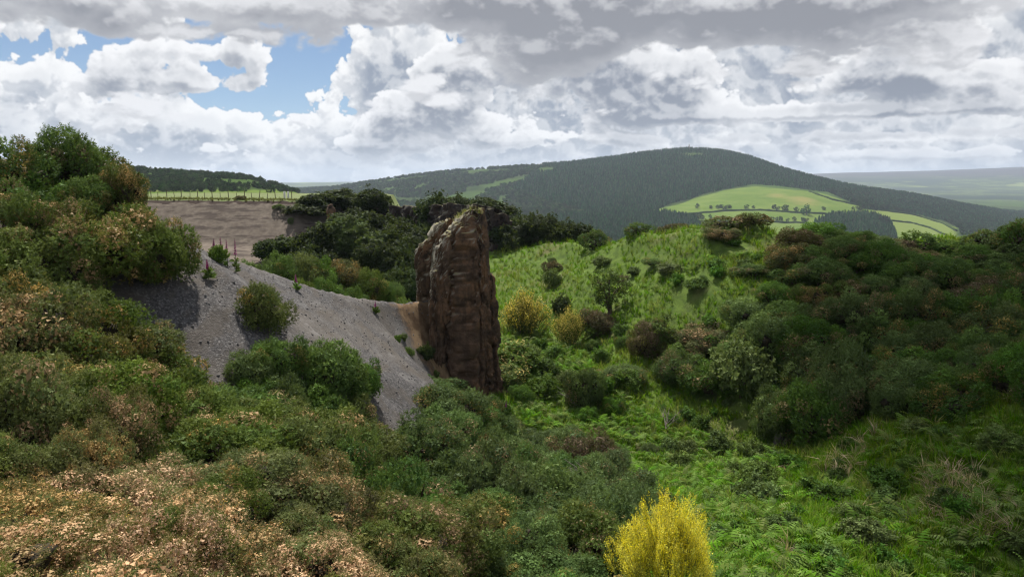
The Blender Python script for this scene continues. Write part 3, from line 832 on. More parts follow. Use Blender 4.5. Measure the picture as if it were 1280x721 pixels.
def core_mesh(L, k=.55):
    """solid dark hull inside a bush: dead wood, and shade seen through gaps"""
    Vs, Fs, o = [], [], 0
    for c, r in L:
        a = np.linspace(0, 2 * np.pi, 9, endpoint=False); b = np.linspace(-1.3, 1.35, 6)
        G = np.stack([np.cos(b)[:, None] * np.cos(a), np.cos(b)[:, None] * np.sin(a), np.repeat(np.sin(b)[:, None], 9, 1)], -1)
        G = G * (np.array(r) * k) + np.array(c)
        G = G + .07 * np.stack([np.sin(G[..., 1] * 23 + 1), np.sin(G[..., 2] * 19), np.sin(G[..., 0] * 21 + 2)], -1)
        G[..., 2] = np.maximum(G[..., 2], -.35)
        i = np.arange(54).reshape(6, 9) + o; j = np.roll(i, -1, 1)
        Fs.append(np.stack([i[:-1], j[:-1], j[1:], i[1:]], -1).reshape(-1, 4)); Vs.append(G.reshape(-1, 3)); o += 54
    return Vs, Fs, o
PAL = {  # linear colours: [green shoots ...], [heads ...], share of shoots with heads
    'tan':   ([(.125, .140, .042), (.105, .135, .038), (.145, .135, .048)], [(.62, .40, .195), (.53, .335, .155), (.68, .46, .235), (.40, .275, .12)], .70),
    'brown': ([(.100, .125, .036), (.085, .120, .032), (.125, .122, .040)], [(.32, .215, .095), (.38, .25, .11), (.25, .18, .075)], .40),
    'mixed': ([(.092, .130, .030), (.112, .144, .034), (.080, .118, .030)], [(.32, .22, .085), (.25, .185, .07), (.36, .24, .10)], .17),
    'green': ([(.076, .138, .030), (.094, .158, .034), (.066, .118, .032)], [(.24, .20, .065), (.30, .22, .085)], .05),
    'blue':  ([(.080, .140, .040), (.096, .158, .044), (.070, .122, .038)], [(.32, .22, .095), (.25, .185, .075)], .10),
    'dark':  ([(.074, .132, .030), (.092, .152, .034), (.064, .118, .032)], [(.19, .15, .058), (.23, .175, .065), (.15, .12, .048)], .18),
    'dead':  ([(.080, .072, .032), (.095, .080, .038), (.070, .080, .030)], [(.165, .115, .06), (.135, .096, .05)], .40),
}
def scales(C0, R0, rng, cols, m, size):
    """shoots packed so close that only their outsides show: m small leaf scales laid round each ellipsoid"""
    n = len(C0)
    d = unit(rng.normal(size=(n, m, 3)) + np.array((0, 0, .35)))
    p = C0[:, None] + d * R0[:, None] * (1 + rng.normal(0, .10, (n, m, 1)))
    nn = unit(d / R0[:, None] * R0[:, None, :1] + rng.normal(0, .38, d.shape))
    t = unit(np.cross(nn, rng.normal(size=d.shape))); b = np.cross(nn, t)
    sz = (R0[:, None, :1] * size) * rng.uniform(.6, 1.3, (n, m, 1))
    T = np.stack([p - t * sz * .55 - b * sz * .4, p + t * sz * .55 - b * sz * .4, p + b * sz * .75], 2)
    C = np.repeat((cols[:, None] * (1 + rng.normal(0, .11, (n, m, 1))))[:, :, None], 3, 2)
    return T.reshape(-1, 3), np.clip(C.reshape(-1, 3), .003, 1)
def gorse(kind, seed, Rr, H, lod):
    """meshes of one gorse bush: foliage, flower heads, stems"""
    rng = np.random.default_rng(seed)
    greens, heads, share = PAL[kind]
    greens, heads = np.array(greens), np.array(heads)
    # tip spacing, needles (number, length, width), head flakes (number, size), size of the puffs, shoot length
    sp, nn, nl, nw, hn, hs, pr, sl = {0: (.080, 20, .48, .062, 9, .10, (.105, .185), (.09, .16)), 1: (.105, 18, .52, .095, 9, .15, (.19, .34), (.12, .21)), 2: (.19, 9, .7, .26, 7, .36, (.32, .55), (.22, .36))}[lod]
    L = lobes(rng, Rr, H, int(rng.integers(6, 9)))
    Q, Dq = tips_on(L, rng, pr[1] * (1.30 if lod == 0 else 1.2), .09)
    Q = Q + np.array((0, 0, 1)) * rng.uniform(-.2 * pr[1], pr[1] * .7, (len(Q), 1)) + Dq * rng.uniform(-.1, .35, (len(Q), 1)) * pr[1]
    sub = [(tuple(c), (r, r, r * f)) for c, r, f in zip(Q, rng.uniform(*pr, len(Q)), rng.uniform(.85, 1.35, len(Q)))]
    P0, D0 = tips_on(sub, rng, sp, .10, [(c, tuple(np.array(r) * .93)) for c, r in L])
    which = np.argmin(((P0[:, None] - Q[None]) ** 2).sum(-1), 1)
    dirs = unit(D0 + .35 * Dq[which] + np.array((0, 0, .45)) + rng.normal(0, .28, D0.shape))
    n = len(P0)
    ln = rng.uniform(*sl, n)
    pos = P0 - dirs * (ln * .45)[:, None]
    T1 = [spikes(rng, nn, 1.0, nl, nw) for _ in range(4)]
    # tone differs from branch to branch, as new and old growth does
    gk = rng.integers(0, len(greens), len(Q)); bk = 1 + rng.normal(0, .17, len(Q))
    col = greens[gk[which]] * bk[which][:, None]
    V, C = spray(T1, pos, dirs, ln, rng, col, .10)
    SR = np.array([r for _, r in sub]); hq = rng.uniform(0, 1, len(Q)) < share * 1.25
    if lod < 2:
        V2, C2 = scales(Q[~hq], SR[~hq], rng, greens[gk[~hq]] * bk[~hq][:, None], 110, .24)
        V, C = np.concatenate([V, V2]), np.concatenate([C, C2])
    zs_, rs_ = np.percentile(V[:, 2], 99.3), np.percentile(np.hypot(V[:, 0], V[:, 1]), 97.5)
    NORM = np.array((Rr / rs_, Rr / rs_, H / zs_))
    fol = soup('foliage', V * NORM, C)
    hb = hq[which] & (rng.uniform(0, 1, n) < .85) & (D0[:, 2] > -.15)
    fl = None
    if hb.any():
        T2 = []
        for _ in range(4):
            z = rng.uniform(.35, 1.05, hn)
            T2.append(flakes(rng, hn, np.stack([0 * z, 0 * z, z], -1), np.array((.11, .11, .04)), hs))
        s = np.nonzero(hb)[0]
        hc = heads[rng.integers(0, len(heads), len(s))].copy()
        if kind in ('tan',):
            yel = rng.uniform(0, 1, len(s)) < .05
            hc[yel] = (.70, .42, .02)
        hc = hc * (1 + rng.normal(0, .12, len(Q)))[which[s]][:, None]
        V, C = spray(T2, pos[s], dirs[s], ln[s], rng, hc, .08, .09)
        if lod < 2:
            V2, C2 = scales(Q[hq], SR[hq], rng, heads[rng.integers(0, len(heads), hq.sum())], 150, .20)
            V, C = np.concatenate([V, V2]), np.concatenate([C, C2])
        fl = soup('flower_heads', V * NORM, C)
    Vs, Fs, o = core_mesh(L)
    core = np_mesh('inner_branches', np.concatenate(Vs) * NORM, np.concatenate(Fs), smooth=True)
    st = []
    for i in range(6):
        a = rng.uniform(0, 2 * math.pi); q = rng.uniform(.25, .6) * Rr
        e = np.array((q * math.cos(a), q * math.sin(a), H * .6))
        st.append(([(0.1 * math.cos(a), .1 * math.sin(a), -.5), e * .5 + np.array((0, 0, -.1)), e], [.045, .035, .015]))
    stem = tubes('stems', st, 4)
    fol.materials.append(LEAF); core.materials.append(DARK_CORE); stem.materials.append(WOOD)
    if fl: fl.materials.append(PETAL)
    return [('foliage', fol), ('flower_heads', fl), ('inner_branches', core), ('stems', stem)]

def broad(seed, Rr, H, lod, cols, leaf=.10, trunk=False, nlobe=7, share_fl=0, flc=None, base=0.0, spacing=None, open_=0.0):
    """a broad-leaved shrub or tree: crown, optional blossom, trunk with limbs"""
    rng = np.random.default_rng(seed)
    cols = np.array(cols)
    sp, ns, nn = {0: (.20, 6, 9), 1: (.32, 6, 8), 2: (.55, 6, 7), 3: (1.0, 5, 6)}[lod]
    if spacing: sp = spacing
    L = lobes(rng, Rr, H - base, nlobe)
    L = [((c[0], c[1], c[2] + base), r) for c, r in L]
    P0, D0 = tips_on(L, rng, sp, .13)
    if open_:
        k = rng.uniform(0, 1, len(P0)) > open_; P0, D0 = P0[k], D0[k]
    n = len(P0)
    D0 = unit(D0 + rng.normal(0, .3, D0.shape) + np.array((0, 0, .2)))
    Pk, Dk = np.repeat(P0, ns, 0), np.repeat(D0, ns, 0)
    dirs = unit(Dk + rng.normal(0, .7, Dk.shape)); ln = rng.uniform(.7, 1.3, n * ns) * sp * 1.1
    pos = Pk - Dk * sp * .7 + rng.normal(0, sp * .25, Pk.shape)
    k = leaf / (sp * 1.1)
    T1 = [spikes(rng, nn, 1.0, k * 1.3, k * .8, .15, 1.0, (-.3, .8), .1, True) for _ in range(4)]
    br = np.repeat(1 + rng.normal(0, .15, n), ns)[:, None]
    col = cols[np.repeat(rng.integers(0, len(cols), n), ns)] * br
    V, C = spray(T1, pos, dirs, ln, rng, col, .10)
    crown = soup('crown', V, C); crown.materials.append(LEAF)
    parts = [('crown', crown)]
    if share_fl:
        hb = np.repeat((rng.uniform(0, 1, n) < share_fl) & (D0[:, 2] > .05), ns)
        s = np.nonzero(hb)[0]
        T2 = [flakes(rng, 10, np.stack([np.zeros(10), np.zeros(10), rng.uniform(.4, 1.1, 10)], -1), np.array((.2, .2, .05)), k * .6) for _ in range(3)]
        V, C = spray(T2, pos[s], dirs[s], ln[s], rng, np.array(flc)[rng.integers(0, len(flc), len(s))], .12, .15)
        b = soup('blossom', V, C); b.materials.append(PETAL); parts.append(('blossom', b))
    st = []
    h0 = max(base, .1)
    tr = (.05 * H ** .9 + .02) * (1 if trunk else .6)
    st.append(([(0, 0, -.5), (.03 * H, 0, h0 * .6), (0, .02 * H, h0 + (H - h0) * .45), (.02 * H, 0, H * .85)], [tr, tr * .8, tr * .5, tr * .12]))
    for c, r in L[1:]:
        c = np.array(c); z0 = h0 * .6 + .15 * (H - h0) * rng.uniform(0, 1)
        st.append(([(0, 0, z0), c * np.array((.5, .5, 1)) * np.array((1, 1, .75)) + np.array((0, 0, .12)), c, c + np.array((c[0], c[1], r[2])) * .35], [tr * .5, tr * .35, tr * .2, tr * .06]))
        for _ in range(3):
            e = c + unit(rng.normal(size=3)) * np.array(r) * .9
            st.append(([c * .9, (c + e) / 2, e], [tr * .18, tr * .1, tr * .04]))
    stem = tubes('trunk' if trunk else 'stems', st, 5); stem.materials.append(WOOD)
    parts.append(('trunk' if trunk else 'stems', stem))
    return parts

def broom(seed, Rr, H, cols, flc, lod=0, share=.8):
    """upright green twigs set with pea flowers"""
    rng = np.random.default_rng(seed)
    n = {0: 2300, 1: 620}[lod]
    a = rng.uniform(0, 2 * np.pi, n); q = np.sqrt(rng.uniform(0, 1, n)) * .85
    lump = 1 + .26 * np.sin(a * 3 + 1) + .20 * np.sin(a * 7) + .10 * np.sin(a * 13)
    top = np.stack([Rr * q * lump * np.cos(a), Rr * q * lump * np.sin(a), H * (1 - .55 * q ** 2.2) * (1 + .10 * np.sin(a * 5 + 2) + .07 * np.sin(a * 11)) * (rng.uniform(.55, 1.0, n) ** .6 if lod == 0 else rng.uniform(.12, 1.0, n) ** .5)], -1)
    d = unit(top * np.array((.9, .9, 0)) + np.array((0, 0, 1.0)) * H * .7 + rng.normal(0, .16, (n, 3)))
    ln = rng.uniform(.22, .42, n) * (1 if lod == 0 else 1.9)
    pos = top - d * ln[:, None]
    f = .7 if lod == 0 else 1.2
    T1 = [np.concatenate([spikes(rng, 14, 1.0, .13 * f, .028 * f, .05, 1, (.7, 1.2), .3), spikes(rng, 3, .2, .95, .02 * f, .0, .3, (1.45, 1.57), 0)]) for _ in range(4)]
    cols, flc = np.array(cols), np.array(flc)
    V, C = spray(T1, pos, d, ln, rng, cols[rng.integers(0, len(cols), n)], .15)
    fol = soup('foliage', V, C); fol.materials.append(LEAF)
    s = np.nonzero(rng.uniform(0, 1, n) < share * np.clip(.45 + top[:, 2] / H * .8, 0, 1))[0]
    T2 = []
    for _ in range(4):
        m = 38 if lod == 0 else 14
        z = rng.uniform(.25, 1.05, m)
        T2.append(flakes(rng, m, np.stack([0 * z, 0 * z, z], -1), np.array((.05, .05, .01)), .065 * f))
    V, C = spray(T2, pos[s], d[s], ln[s], rng, flc[rng.integers(0, len(flc), len(s))], .1, .14)
    fl = soup('flowers', V, C); fl.materials.append(PETAL)
    st = []
    for i in range(16):
        e = top[rng.integers(0, n)] * np.array((.8, .8, .75))
        st.append(([(e[0] * .12, e[1] * .12, -.5), e * np.array((.55, .55, .5)), e], [.022, .016, .007]))
    stem = tubes('stems', st, 4); stem.materials.append(WOOD)
    return [('foliage', fol), ('flowers', fl), ('stems', stem)]

def plant_thing(name, parts, loc, rz, scale, label, cat, group=None, tilt=(0, 0)):
    """an Empty at the foot of the plant that carries its parts; meshes are shared between copies"""
    o = bpy.data.objects.new(name, None); COL.objects.link(o)
    o.location = loc; o.rotation_euler = (tilt[0], tilt[1], rz)
    o.scale = scale if hasattr(scale, '__len__') else (scale,) * 3
    o.empty_display_size = .3
    tag(o, label, cat, group)
    carrier = None
    for nm, me in parts:
        if me is not None:
            c = link(nm, me, carrier if nm in ('flower_heads', 'blossom', 'flowers') and carrier else o)     # flowers sit on the foliage
            if nm in ('foliage', 'crown'): carrier = c
            if nm in ('flower_heads', 'flowers', 'blossom', 'flower_spike', 'leaves'): c['kind'] = 'stuff'
    return o

def scatter(name, templates, pts, rng, smin, smax, label, cat, tilt=.12):
    """uncountable growth: templates set on points by geometry nodes"""
    pts = np.asarray(pts, float); n = len(pts)
    me = bpy.data.meshes.new(name); me.vertices.add(n); me.vertices.foreach_set('co', pts.astype(np.float32).ravel())
    rot = np.stack([rng.normal(0, tilt, n), rng.normal(0, tilt, n), rng.uniform(0, 2 * np.pi, n)], -1).astype(np.float32)
    a = me.attributes.new('rot', 'FLOAT_VECTOR', 'POINT'); a.data.foreach_set('vector', rot.ravel())
    a = me.attributes.new('scl', 'FLOAT', 'POINT'); a.data.foreach_set('value', rng.uniform(smin, smax, n).astype(np.float32))
    a = me.attributes.new('pick', 'INT', 'POINT'); a.data.foreach_set('value', rng.integers(0, len(templates), n).astype(np.int32))
    col = bpy.data.collections.new(name + '_kinds')
    for i, t in enumerate(templates):
        col.objects.link(bpy.data.objects.new('%s_kind_%02d' % (name, i), t))
    g = bpy.data.node_groups.new(name, 'GeometryNodeTree')
    g.interface.new_socket('Geometry', in_out='INPUT', socket_type='NodeSocketGeometry')
    g.interface.new_socket('Geometry', in_out='OUTPUT', socket_type='NodeSocketGeometry')
    T = NT(g)
    gi, go = T.n('NodeGroupInput'), T.n('NodeGroupOutput')
    ci = T.n('GeometryNodeCollectionInfo'); ci.inputs[0].default_value = col; ci.inputs[1].default_value = True; ci.inputs[2].default_value = True
    ip = T.n('GeometryNodeInstanceOnPoints')
    def at(nm, typ):
        x = T.n('GeometryNodeInputNamedAttribute', data_type=typ); x.inputs[0].default_value = nm; return x.outputs[0]
    g.links.new(gi.outputs[0], ip.inputs['Points']); g.links.new(ci.outputs[0], ip.inputs['Instance'])
    ip.inputs['Pick Instance'].default_value = True
    g.links.new(at('pick', 'INT'), ip.inputs['Instance Index'])
    er = T.n('FunctionNodeEulerToRotation'); g.links.new(at('rot', 'FLOAT_VECTOR'), er.inputs[0])
    g.links.new(er.outputs[0], ip.inputs['Rotation']); g.links.new(at('scl', 'FLOAT'), ip.inputs['Scale'])
    g.links.new(ip.outputs[0], go.inputs[0])
    o = link(name, me)
    mod = o.modifiers.new('scatter', 'NODES'); mod.node_group = g
    return tag(o, label, cat, kind='stuff')
def grass_tuft(seed, n, h, w, cols, lean=.5):
    rng = np.random.default_rng(seed)
    a = rng.uniform(0, 2 * np.pi, n); q = rng.uniform(0, .5, n) * h * .45
    p0 = np.stack([q * np.cos(a), q * np.sin(a), np.full(n, -.06)], -1)
    a2 = a + rng.normal(0, .7, n); hh = h * rng.uniform(.55, 1.15, n); le = lean * rng.uniform(.2, 1.2, n)
    out = np.stack([np.cos(a2), np.sin(a2), 0 * a2], -1); tn = np.stack([-np.sin(a2), np.cos(a2), 0 * a2], -1) * (w * rng.uniform(.6, 1.3, n))[:, None]
    up = np.array((0, 0, 1.0))
    mid = p0 + up * (hh * .6)[:, None] + out * (hh * le * .3)[:, None]; tip = p0 + up * (hh * (1 - .25 * le))[:, None] + out * (hh * le)[:, None]
    t = np.concatenate([np.stack([p0 - tn / 2, p0 + tn / 2, mid + tn * .4], 1), np.stack([p0 - tn / 2, mid + tn * .4, mid - tn * .4], 1), np.stack([mid - tn * .4, mid + tn * .4, tip], 1)])
    c = np.array(cols)[rng.integers(0, len(cols), n)] * (1 + rng.normal(0, .15, (n, 1)))
    me = soup('tuft', t.reshape(-1, 3), np.clip(np.repeat(np.tile(c, (3, 1)), 3, 0), .004, 1)); me.materials.append(GRASS)
    return me
def bracken(seed, n, h, cols):
    rng = np.random.default_rng(seed); T, C = [], []
    for i in range(n):
        a = 2 * math.pi * i / n + rng.uniform(-.4, .4); L = h * rng.uniform(.8, 1.2); out = np.array((math.cos(a), math.sin(a), 0)); tn = np.array((-math.sin(a), math.cos(a), 0))
        s = np.linspace(0, 1, 10); pth = out * (L * .75 * s ** 1.3)[:, None] + np.array((0, 0, 1)) * (L * (1.0 * s - .55 * s ** 2.4))[:, None]
        c = np.array(cols[int(rng.integers(0, len(cols)))]) * (1 + rng.normal(0, .12))
        for k in range(2, 9):
            wl = L * .34 * (1 - (k - 2) / 7.5) * rng.uniform(.85, 1.1)
            for sg in (-1, 1):
                b0, b1 = pth[k], pth[k] + (pth[k + 1] - pth[k]) * .85
                tip = b0 * .35 + b1 * .65 + tn * sg * wl + np.array((0, 0, -.06 * L)) + out * wl * .25
                T.append((b0, b1, tip)); C.append(c * (1 + rng.normal(0, .08)))
        T.append((pth[0] - tn * .008, pth[0] + tn * .008, pth[5])); C.append(c * .8)
    me = soup('fern', np.array(T).reshape(-1, 3), np.clip(np.repeat(np.array(C), 3, 0), .004, 1)); me.materials.append(LEAF)
    return me

# ---------------------------------------------------------------- bushes and trees, each one a thing
GB = {}
def variants(kind, lod, n, tall, Rr=1.0):
    key = (kind, lod, tall)
    H = 2.1 if tall else 1.3
    if key not in GB:
        GB[key] = [gorse(kind, 1000 + 37 * i + 7 * lod + 3 * tall + sum(map(ord, kind)), Rr, H * (1 + .12 * (i % 3 - 1)), lod) for i in range(n)]
    return GB[key]
NV = {0: 1, 1: 2, 2: 2}
prng = np.random.default_rng(99)
TAKEN = []
COUNT = {}
def gorse_at(x, y, w, h, kind, label, group=None, lod=None, name='gorse_bush'):
    z = height(x, y)[0]
    dist = math.hypot(x, y)
    if lod is None: lod = 0 if dist < 15 else 1 if dist < 62 else 2
    tall = h / w > .82 and lod > 0
    vs = variants(kind, lod, 1 if tall else 2 if kind == 'tan' else NV[lod], tall and lod > 0)
    k = COUNT.get((kind, lod), 0); COUNT[(kind, lod)] = k + 1
    o = plant_thing(name, vs[k % len(vs)], (x, y, z - .08), prng.uniform(0, 6.28), (w / 2, w / 2, h / (2.1 if tall else 1.3)), label, 'bush', group, (prng.normal(0, .07), prng.normal(0, .07)))
    TAKEN.append((x, y, w / 2))
    return o
def spot(u, v_top, Y, w_px, hmin=.5, hmax=4.2):
    p = P(u, v_top, Y); z = height(p[0], p[1])[0]
    return p[0], p[1], w_px / FPX * Y, float(np.clip(np.clip(p[2] - z, hmin, hmax), .30 * w_px / FPX * Y, 1.2 * w_px / FPX * Y))
# single bushes that can be told apart: bearing, top, distance, width, kind, description
HERO = [
    (18, 163, 26.5, 115, 'dark', 'olive gorse bush on the very top of the mound'), (72, 156, 28.0, 112, 'dark', 'rounded gorse bush forming the skyline of the mound'),
    (120, 172, 28.6, 90, 'mixed', 'gorse bush on the mound sloping down to the meadow'), (152, 192, 28.8, 66, 'brown', 'brown-tipped gorse bush at the end of the mound against the sky'),
    (166, 222, 28.0, 34, 'brown', 'small brown gorse bush above the sand bank skyline'),
    (45, 205, 24.5, 120, 'dark', 'dark green gorse bush just under the top of the mound'), (108, 217, 25.5, 70, 'dark', 'green gorse bush beside the dark rock on the mound'),
    (140, 240, 22.0, 160, 'brown', 'large domed gorse bush overhanging the top of the grey scree'), (196, 272, 22.4, 100, 'mixed', 'tall gorse bush casting its shadow on the scree'),
    (75, 240, 21.5, 110, 'brown', 'olive brown gorse bush behind the large domed one'), 
    (327, 343, 29.0, 88, 'mixed', 'round gorse bush alone in the middle of the scree slope'),
    (408, 414, 27.0, 100, 'green', 'big bright green gorse bush below the scree ridge'), (350, 420, 26.6, 80, 'green', 'bright green gorse bush under the lone round one'),
    (310, 432, 25.5, 66, 'green', 'green gorse bush at the lower edge of the scree'), (452, 450, 28.0, 66, 'green', 'green gorse bush next to the scree gully'),
    (262, 476, 20.0, 80, 'mixed', 'gorse bush with a few yellow-brown tips below the scree'),
    (312, 466, 23.0, 76, 'green', 'green gorse bush filling the foot of the open scree'), (348, 466, 24.5, 90, 'green', 'bright gorse bush below the big bright green one'), (395, 472, 25.5, 90, 'green', 'thick green gorse bush between the ridge and the near bank'), (436, 484, 26.5, 80, 'mixed', 'olive gorse bush above the narrow strip of scree'),
    (440, 512, 23.5, 90, 'brown', 'brown gorse bush beside the narrow strip of scree'), (470, 545, 22.0, 50, 'brown', 'small brown gorse bush at the foot of the scree strip'),
    (540, 497, 37.5, 90, 'blue', 'blue-green gorse bush at the left foot of the pillar'.replace('left ', '')), (605, 508, 37.0, 96, 'blue', 'dense green gorse bush hiding the base of the rock pillar'),
    (568, 496, 39.3, 36, 'brown', 'small rusty gorse bush against the pillar base'), (655, 530, 34.0, 90, 'blue', 'gorse bush past the pillar towards the valley floor'),
    (690, 548, 31.0, 70, 'dead', 'half-dead brown gorse bush beside the bright bracken'), (745, 540, 29.5, 96, 'dead', 'withered dark brown gorse bush with bare twigs above the broom'),
    (752, 380, 55.0, 60, 'dead', 'dark brown gorse bush on the grass slope below the young tree'), (808, 398, 49.0, 60, 'dead', 'dark gorse bush with upright dead tips in the hollow'), (850, 425, 46.0, 80, 'dark', 'dark gorse bush at the end of the shaded bank'),
    (780, 455, 46.0, 70, 'dark', 'dull green gorse bush in the middle of the valley'), (730, 460, 43.0, 60, 'green', 'leggy green gorse bush on the valley side'),
    (905, 268, 60.0, 60, 'brown', 'brown gorse bush crowning the grassy knoll'), (940, 277, 60.0, 46, 'brown', 'low brown gorse bush just below the knoll top'), (905, 300, 57.0, 56, 'brown', 'gorse bush on the face of the grassy knoll'),
    (745, 283, 73.0, 44, 'dark', 'dark gorse bush on the grassy ridge before the plantation'), (800, 277, 68.0, 42, 'dark', 'round dark gorse bush on the skyline of the grassy ridge'), (838, 288, 66.0, 46, 'dead', 'brownish gorse on the ridge next to the knoll'),
    (690, 326, 72.0, 30, 'dead', 'brown patch of gorse on the grass slope'), (775, 350, 62.0, 32, 'dead', 'faded gorse bush beside the young tree'), (820, 335, 60.0, 40, 'dark', 'small gorse bush on the slope of the knoll'),
    (940, 345, 52.0, 56, 'dark', 'gorse bush where the knoll meets the shaded bank'),
    (349, 256, 91.0, 22, 'dark', 'small dark bush standing on the bare sand bank'), (300, 244, 93.5, 16, 'dead', 'little bush on the rim of the sand bank'),
    (362, 268, 88.5, 8, 'green', 'tiny green shrub beside the bush on the sand')]
def settle(u, v_top, Y0, w_px, aspect=.72):
    """slide a bush along its bearing until its natural height brings its top to where it is seen"""
    best = None
    for Y in np.arange(Y0 - 5, Y0 + 3.1, .25):
        p = P(u, v_top, Y); w = w_px / FPX * Y; h = p[2] - height(p[0], p[1])[0]
        cost = abs(h - aspect * w) + .06 * abs(Y - Y0)
        if best is None or cost < best[0]: best = (cost, Y)
    return best[1]
for u, v, Y, w, kind, label in HERO:
    if Y < 31: Y = settle(u, v, Y, w)
    x, y, wm, h = spot(u, v, Y, w)
    gorse_at(x, y, wm, h, kind, label)

# gorse that covers the near bank: kinds by place, seen as one thicket of separate bushes
SEEDS = [(60, 700, 'tan'), (200, 640, 'tan'), (110, 570, 'tan'), (300, 690, 'tan'), (180, 720, 'tan'), (20, 600, 'tan'), (20, 540, 'mixed'), (90, 520, 'brown'),
         (60, 440, 'brown'), (150, 430, 'brown'), (20, 400, 'brown'), (110, 380, 'brown'), (30, 340, 'brown'), (20, 290, 'mixed'), (90, 300, 'mixed'), (20, 230, 'green'), (230, 500, 'mixed'), (200, 560, 'green'), (260, 580, 'mixed'),
         (330, 520, 'mixed'), (330, 590, 'brown'), (300, 470, 'green'), (380, 560, 'mixed'), (420, 600, 'brown'), (360, 650, 'brown'), (430, 690, 'brown'), (500, 640, 'blue'), (500, 700, 'brown'), (560, 610, 'blue'), (570, 660, 'brown'),
         (620, 600, 'blue'), (640, 700, 'blue'), (690, 640, 'blue'), (690, 690, 'mixed'), (740, 660, 'blue'), (740, 710, 'blue'), (600, 560, 'blue'), (680, 590, 'blue'), (540, 560, 'blue'), (620, 640, 'green'), (560, 720, 'mixed')]
SEEDA = np.array([(a, b) for a, b, _ in SEEDS], float)
OPEN_SCREE = [(196, 320), (215, 285), (300, 312), (400, 352), (505, 372), (540, 372), (552, 505), (512, 520), (502, 605), (474, 605), (468, 540), (478, 492), (466, 458), (420, 432), (380, 418), (320, 405), (290, 420), (285, 440), (262, 478), (228, 482), (195, 450), (188, 400)]
BANKLINE = ([380, 500, 520, 560, 600, 650, 721, 800], [480, 560, 700, 760, 800, 775, 775, 775])
MARKS = {'near': [('near the yellow flowering broom', 2.6, 13.5), ('close under the rock pillar', -2.5, 38), ('beside the narrow strip of scree', -4.6, 28), ('at the foot of the open scree', -9, 21.5), ('under the large domed gorse', -10.5, 19), ('high on the mound', -15, 25),
                  ('below the withered brown gorse', 2.5, 24), ('on the steep part of the near bank', -.5, 16), ('in the middle of the tan patch', -4.3, 8.2), ('where the tan patch meets brown gorse', -7.2, 11.5), ('where the tan patch meets green gorse', -2.2, 10.5), ('between the broom and the tan patch', .5, 11.5), ('halfway between the tan patch and the pillar', -4, 16.5), ('above the tan patch towards the mound', -10.5, 14.5), ('low down on the near bank', -1, 21)],
         'bank': [('near the bright elder bush', 13, 43), ('above the grey boulder', 13, 38), ('next to the grassy knoll', 16, 51), ('on the crest before the fields', 23, 51), ('on the crest by the pale grass', 31, 50), ('above the dry grass', 20, 34), ('in the darkest hollow of the bank', 21, 43), ('high on the open bank', 29, 42), ('at the bottom of the bank over bracken', 17, 37.5), ('just below the brown crest bushes', 26, 47.5)],
         'valley': [('beside the pillar', 1, 44), ('near the golden broom', 2, 55), ('near the grey boulder', 12, 38), ('under the spindly sapling', 9, 48), ('past the fallen branch', 8, 38), ('in the gully bottom', 4, 40)],
         'slope': [('near the young tree', 7.5, 57), ('on the flank of the knoll', 15, 58), ('under the quarry rim', 3, 72), ('below the ridge skyline', 10, 66)]}
def which_one(text, zone, x, y, w, lo, hi):
    size = 'small ' if w < lo else 'large ' if w > hi else ''
    m = min(MARKS[zone], key=lambda q: (q[1] - x) ** 2 + (q[2] - y) ** 2)[0]
    return size + text + ' ' + m
LAB = {'tan': ('gorse bush covered in tan spent flowers', 'tan flowering gorse on the near bank'),
       'brown': ('brown-tipped gorse bush', 'brown gorse on the near bank'),
       'mixed': ('olive gorse bush with scattered brown tips', 'olive gorse on the near bank'),
       'green': ('fresh green gorse bush', 'green gorse on the near bank'),
       'blue': ('blue-green gorse bush', 'blue-green gorse on the near bank')}
def poisson(xr, yr, rmin, tries, ok):
    out = []
    for _ in range(tries):
        x, y = prng.uniform(*xr), prng.uniform(*yr)
        r = rmin(y)
        if all((x - a) ** 2 + (y - b) ** 2 > max(r, .62 * (r * .9 + c)) ** 2 for a, b, c in TAKEN[-420:]) and ok(x, y):
            out.append((x, y)); TAKEN.append((x, y, r * .7))
    return out
def gorse_ok(x, y):
    z = height(x, y)[0]
    if math.hypot(x, y) < 5.2: return False
    hc = 1.0 if y < 14 else 1.25
    u, v = UV(np.array([(x, y, z + hc)])); u, v = u[0], v[0]
    if not (-150 < u < 1300 and 140 < v < 840): return False
    if u > np.interp(v, *BANKLINE) or v < 200 and u > 120: return False
    ug, vg = UV(np.array([(x, y, z + k) for k in ((.1, .5, 1.0) if y < 20 else (.1, .5, 1.0, 1.75))]))
    if in_poly(np.append(ug, u), np.append(vg, v), OPEN_SCREE).any(): return False
    d, zc, s, side = _crest(np.array([x]), np.array([y]))
    return side[0] > 0 and d[0] > 1.5
for x, y in poisson((-26, 9), (4, 37), lambda y: 1.12 if y < 12 else 1.35 if y < 20 else 1.5, 12000, gorse_ok):
    z = height(x, y)[0]
    u, v = UV(np.array([(x, y, z + 1.0)]))
    q = (SEEDA[:, 0] - u[0] + prng.normal(0, 26)) ** 2 + (SEEDA[:, 1] - v[0] + prng.normal(0, 18)) ** 2
    kind = SEEDS[int(q.argmin())][2]
    k = 1.0 if y < 12 else 1.22 if y < 20 else 1.4
    w = 1.22 * k * prng.uniform(1.6, 2.35); h = 1.12 * k * prng.uniform(.85, 1.55) * (.9 if y < 12 else 1.0)
    gorse_at(x, y, w, h, kind, which_one(LAB[kind][0], 'near', x, y, w / k / 1.22, 1.8, 2.15), LAB[kind][1])

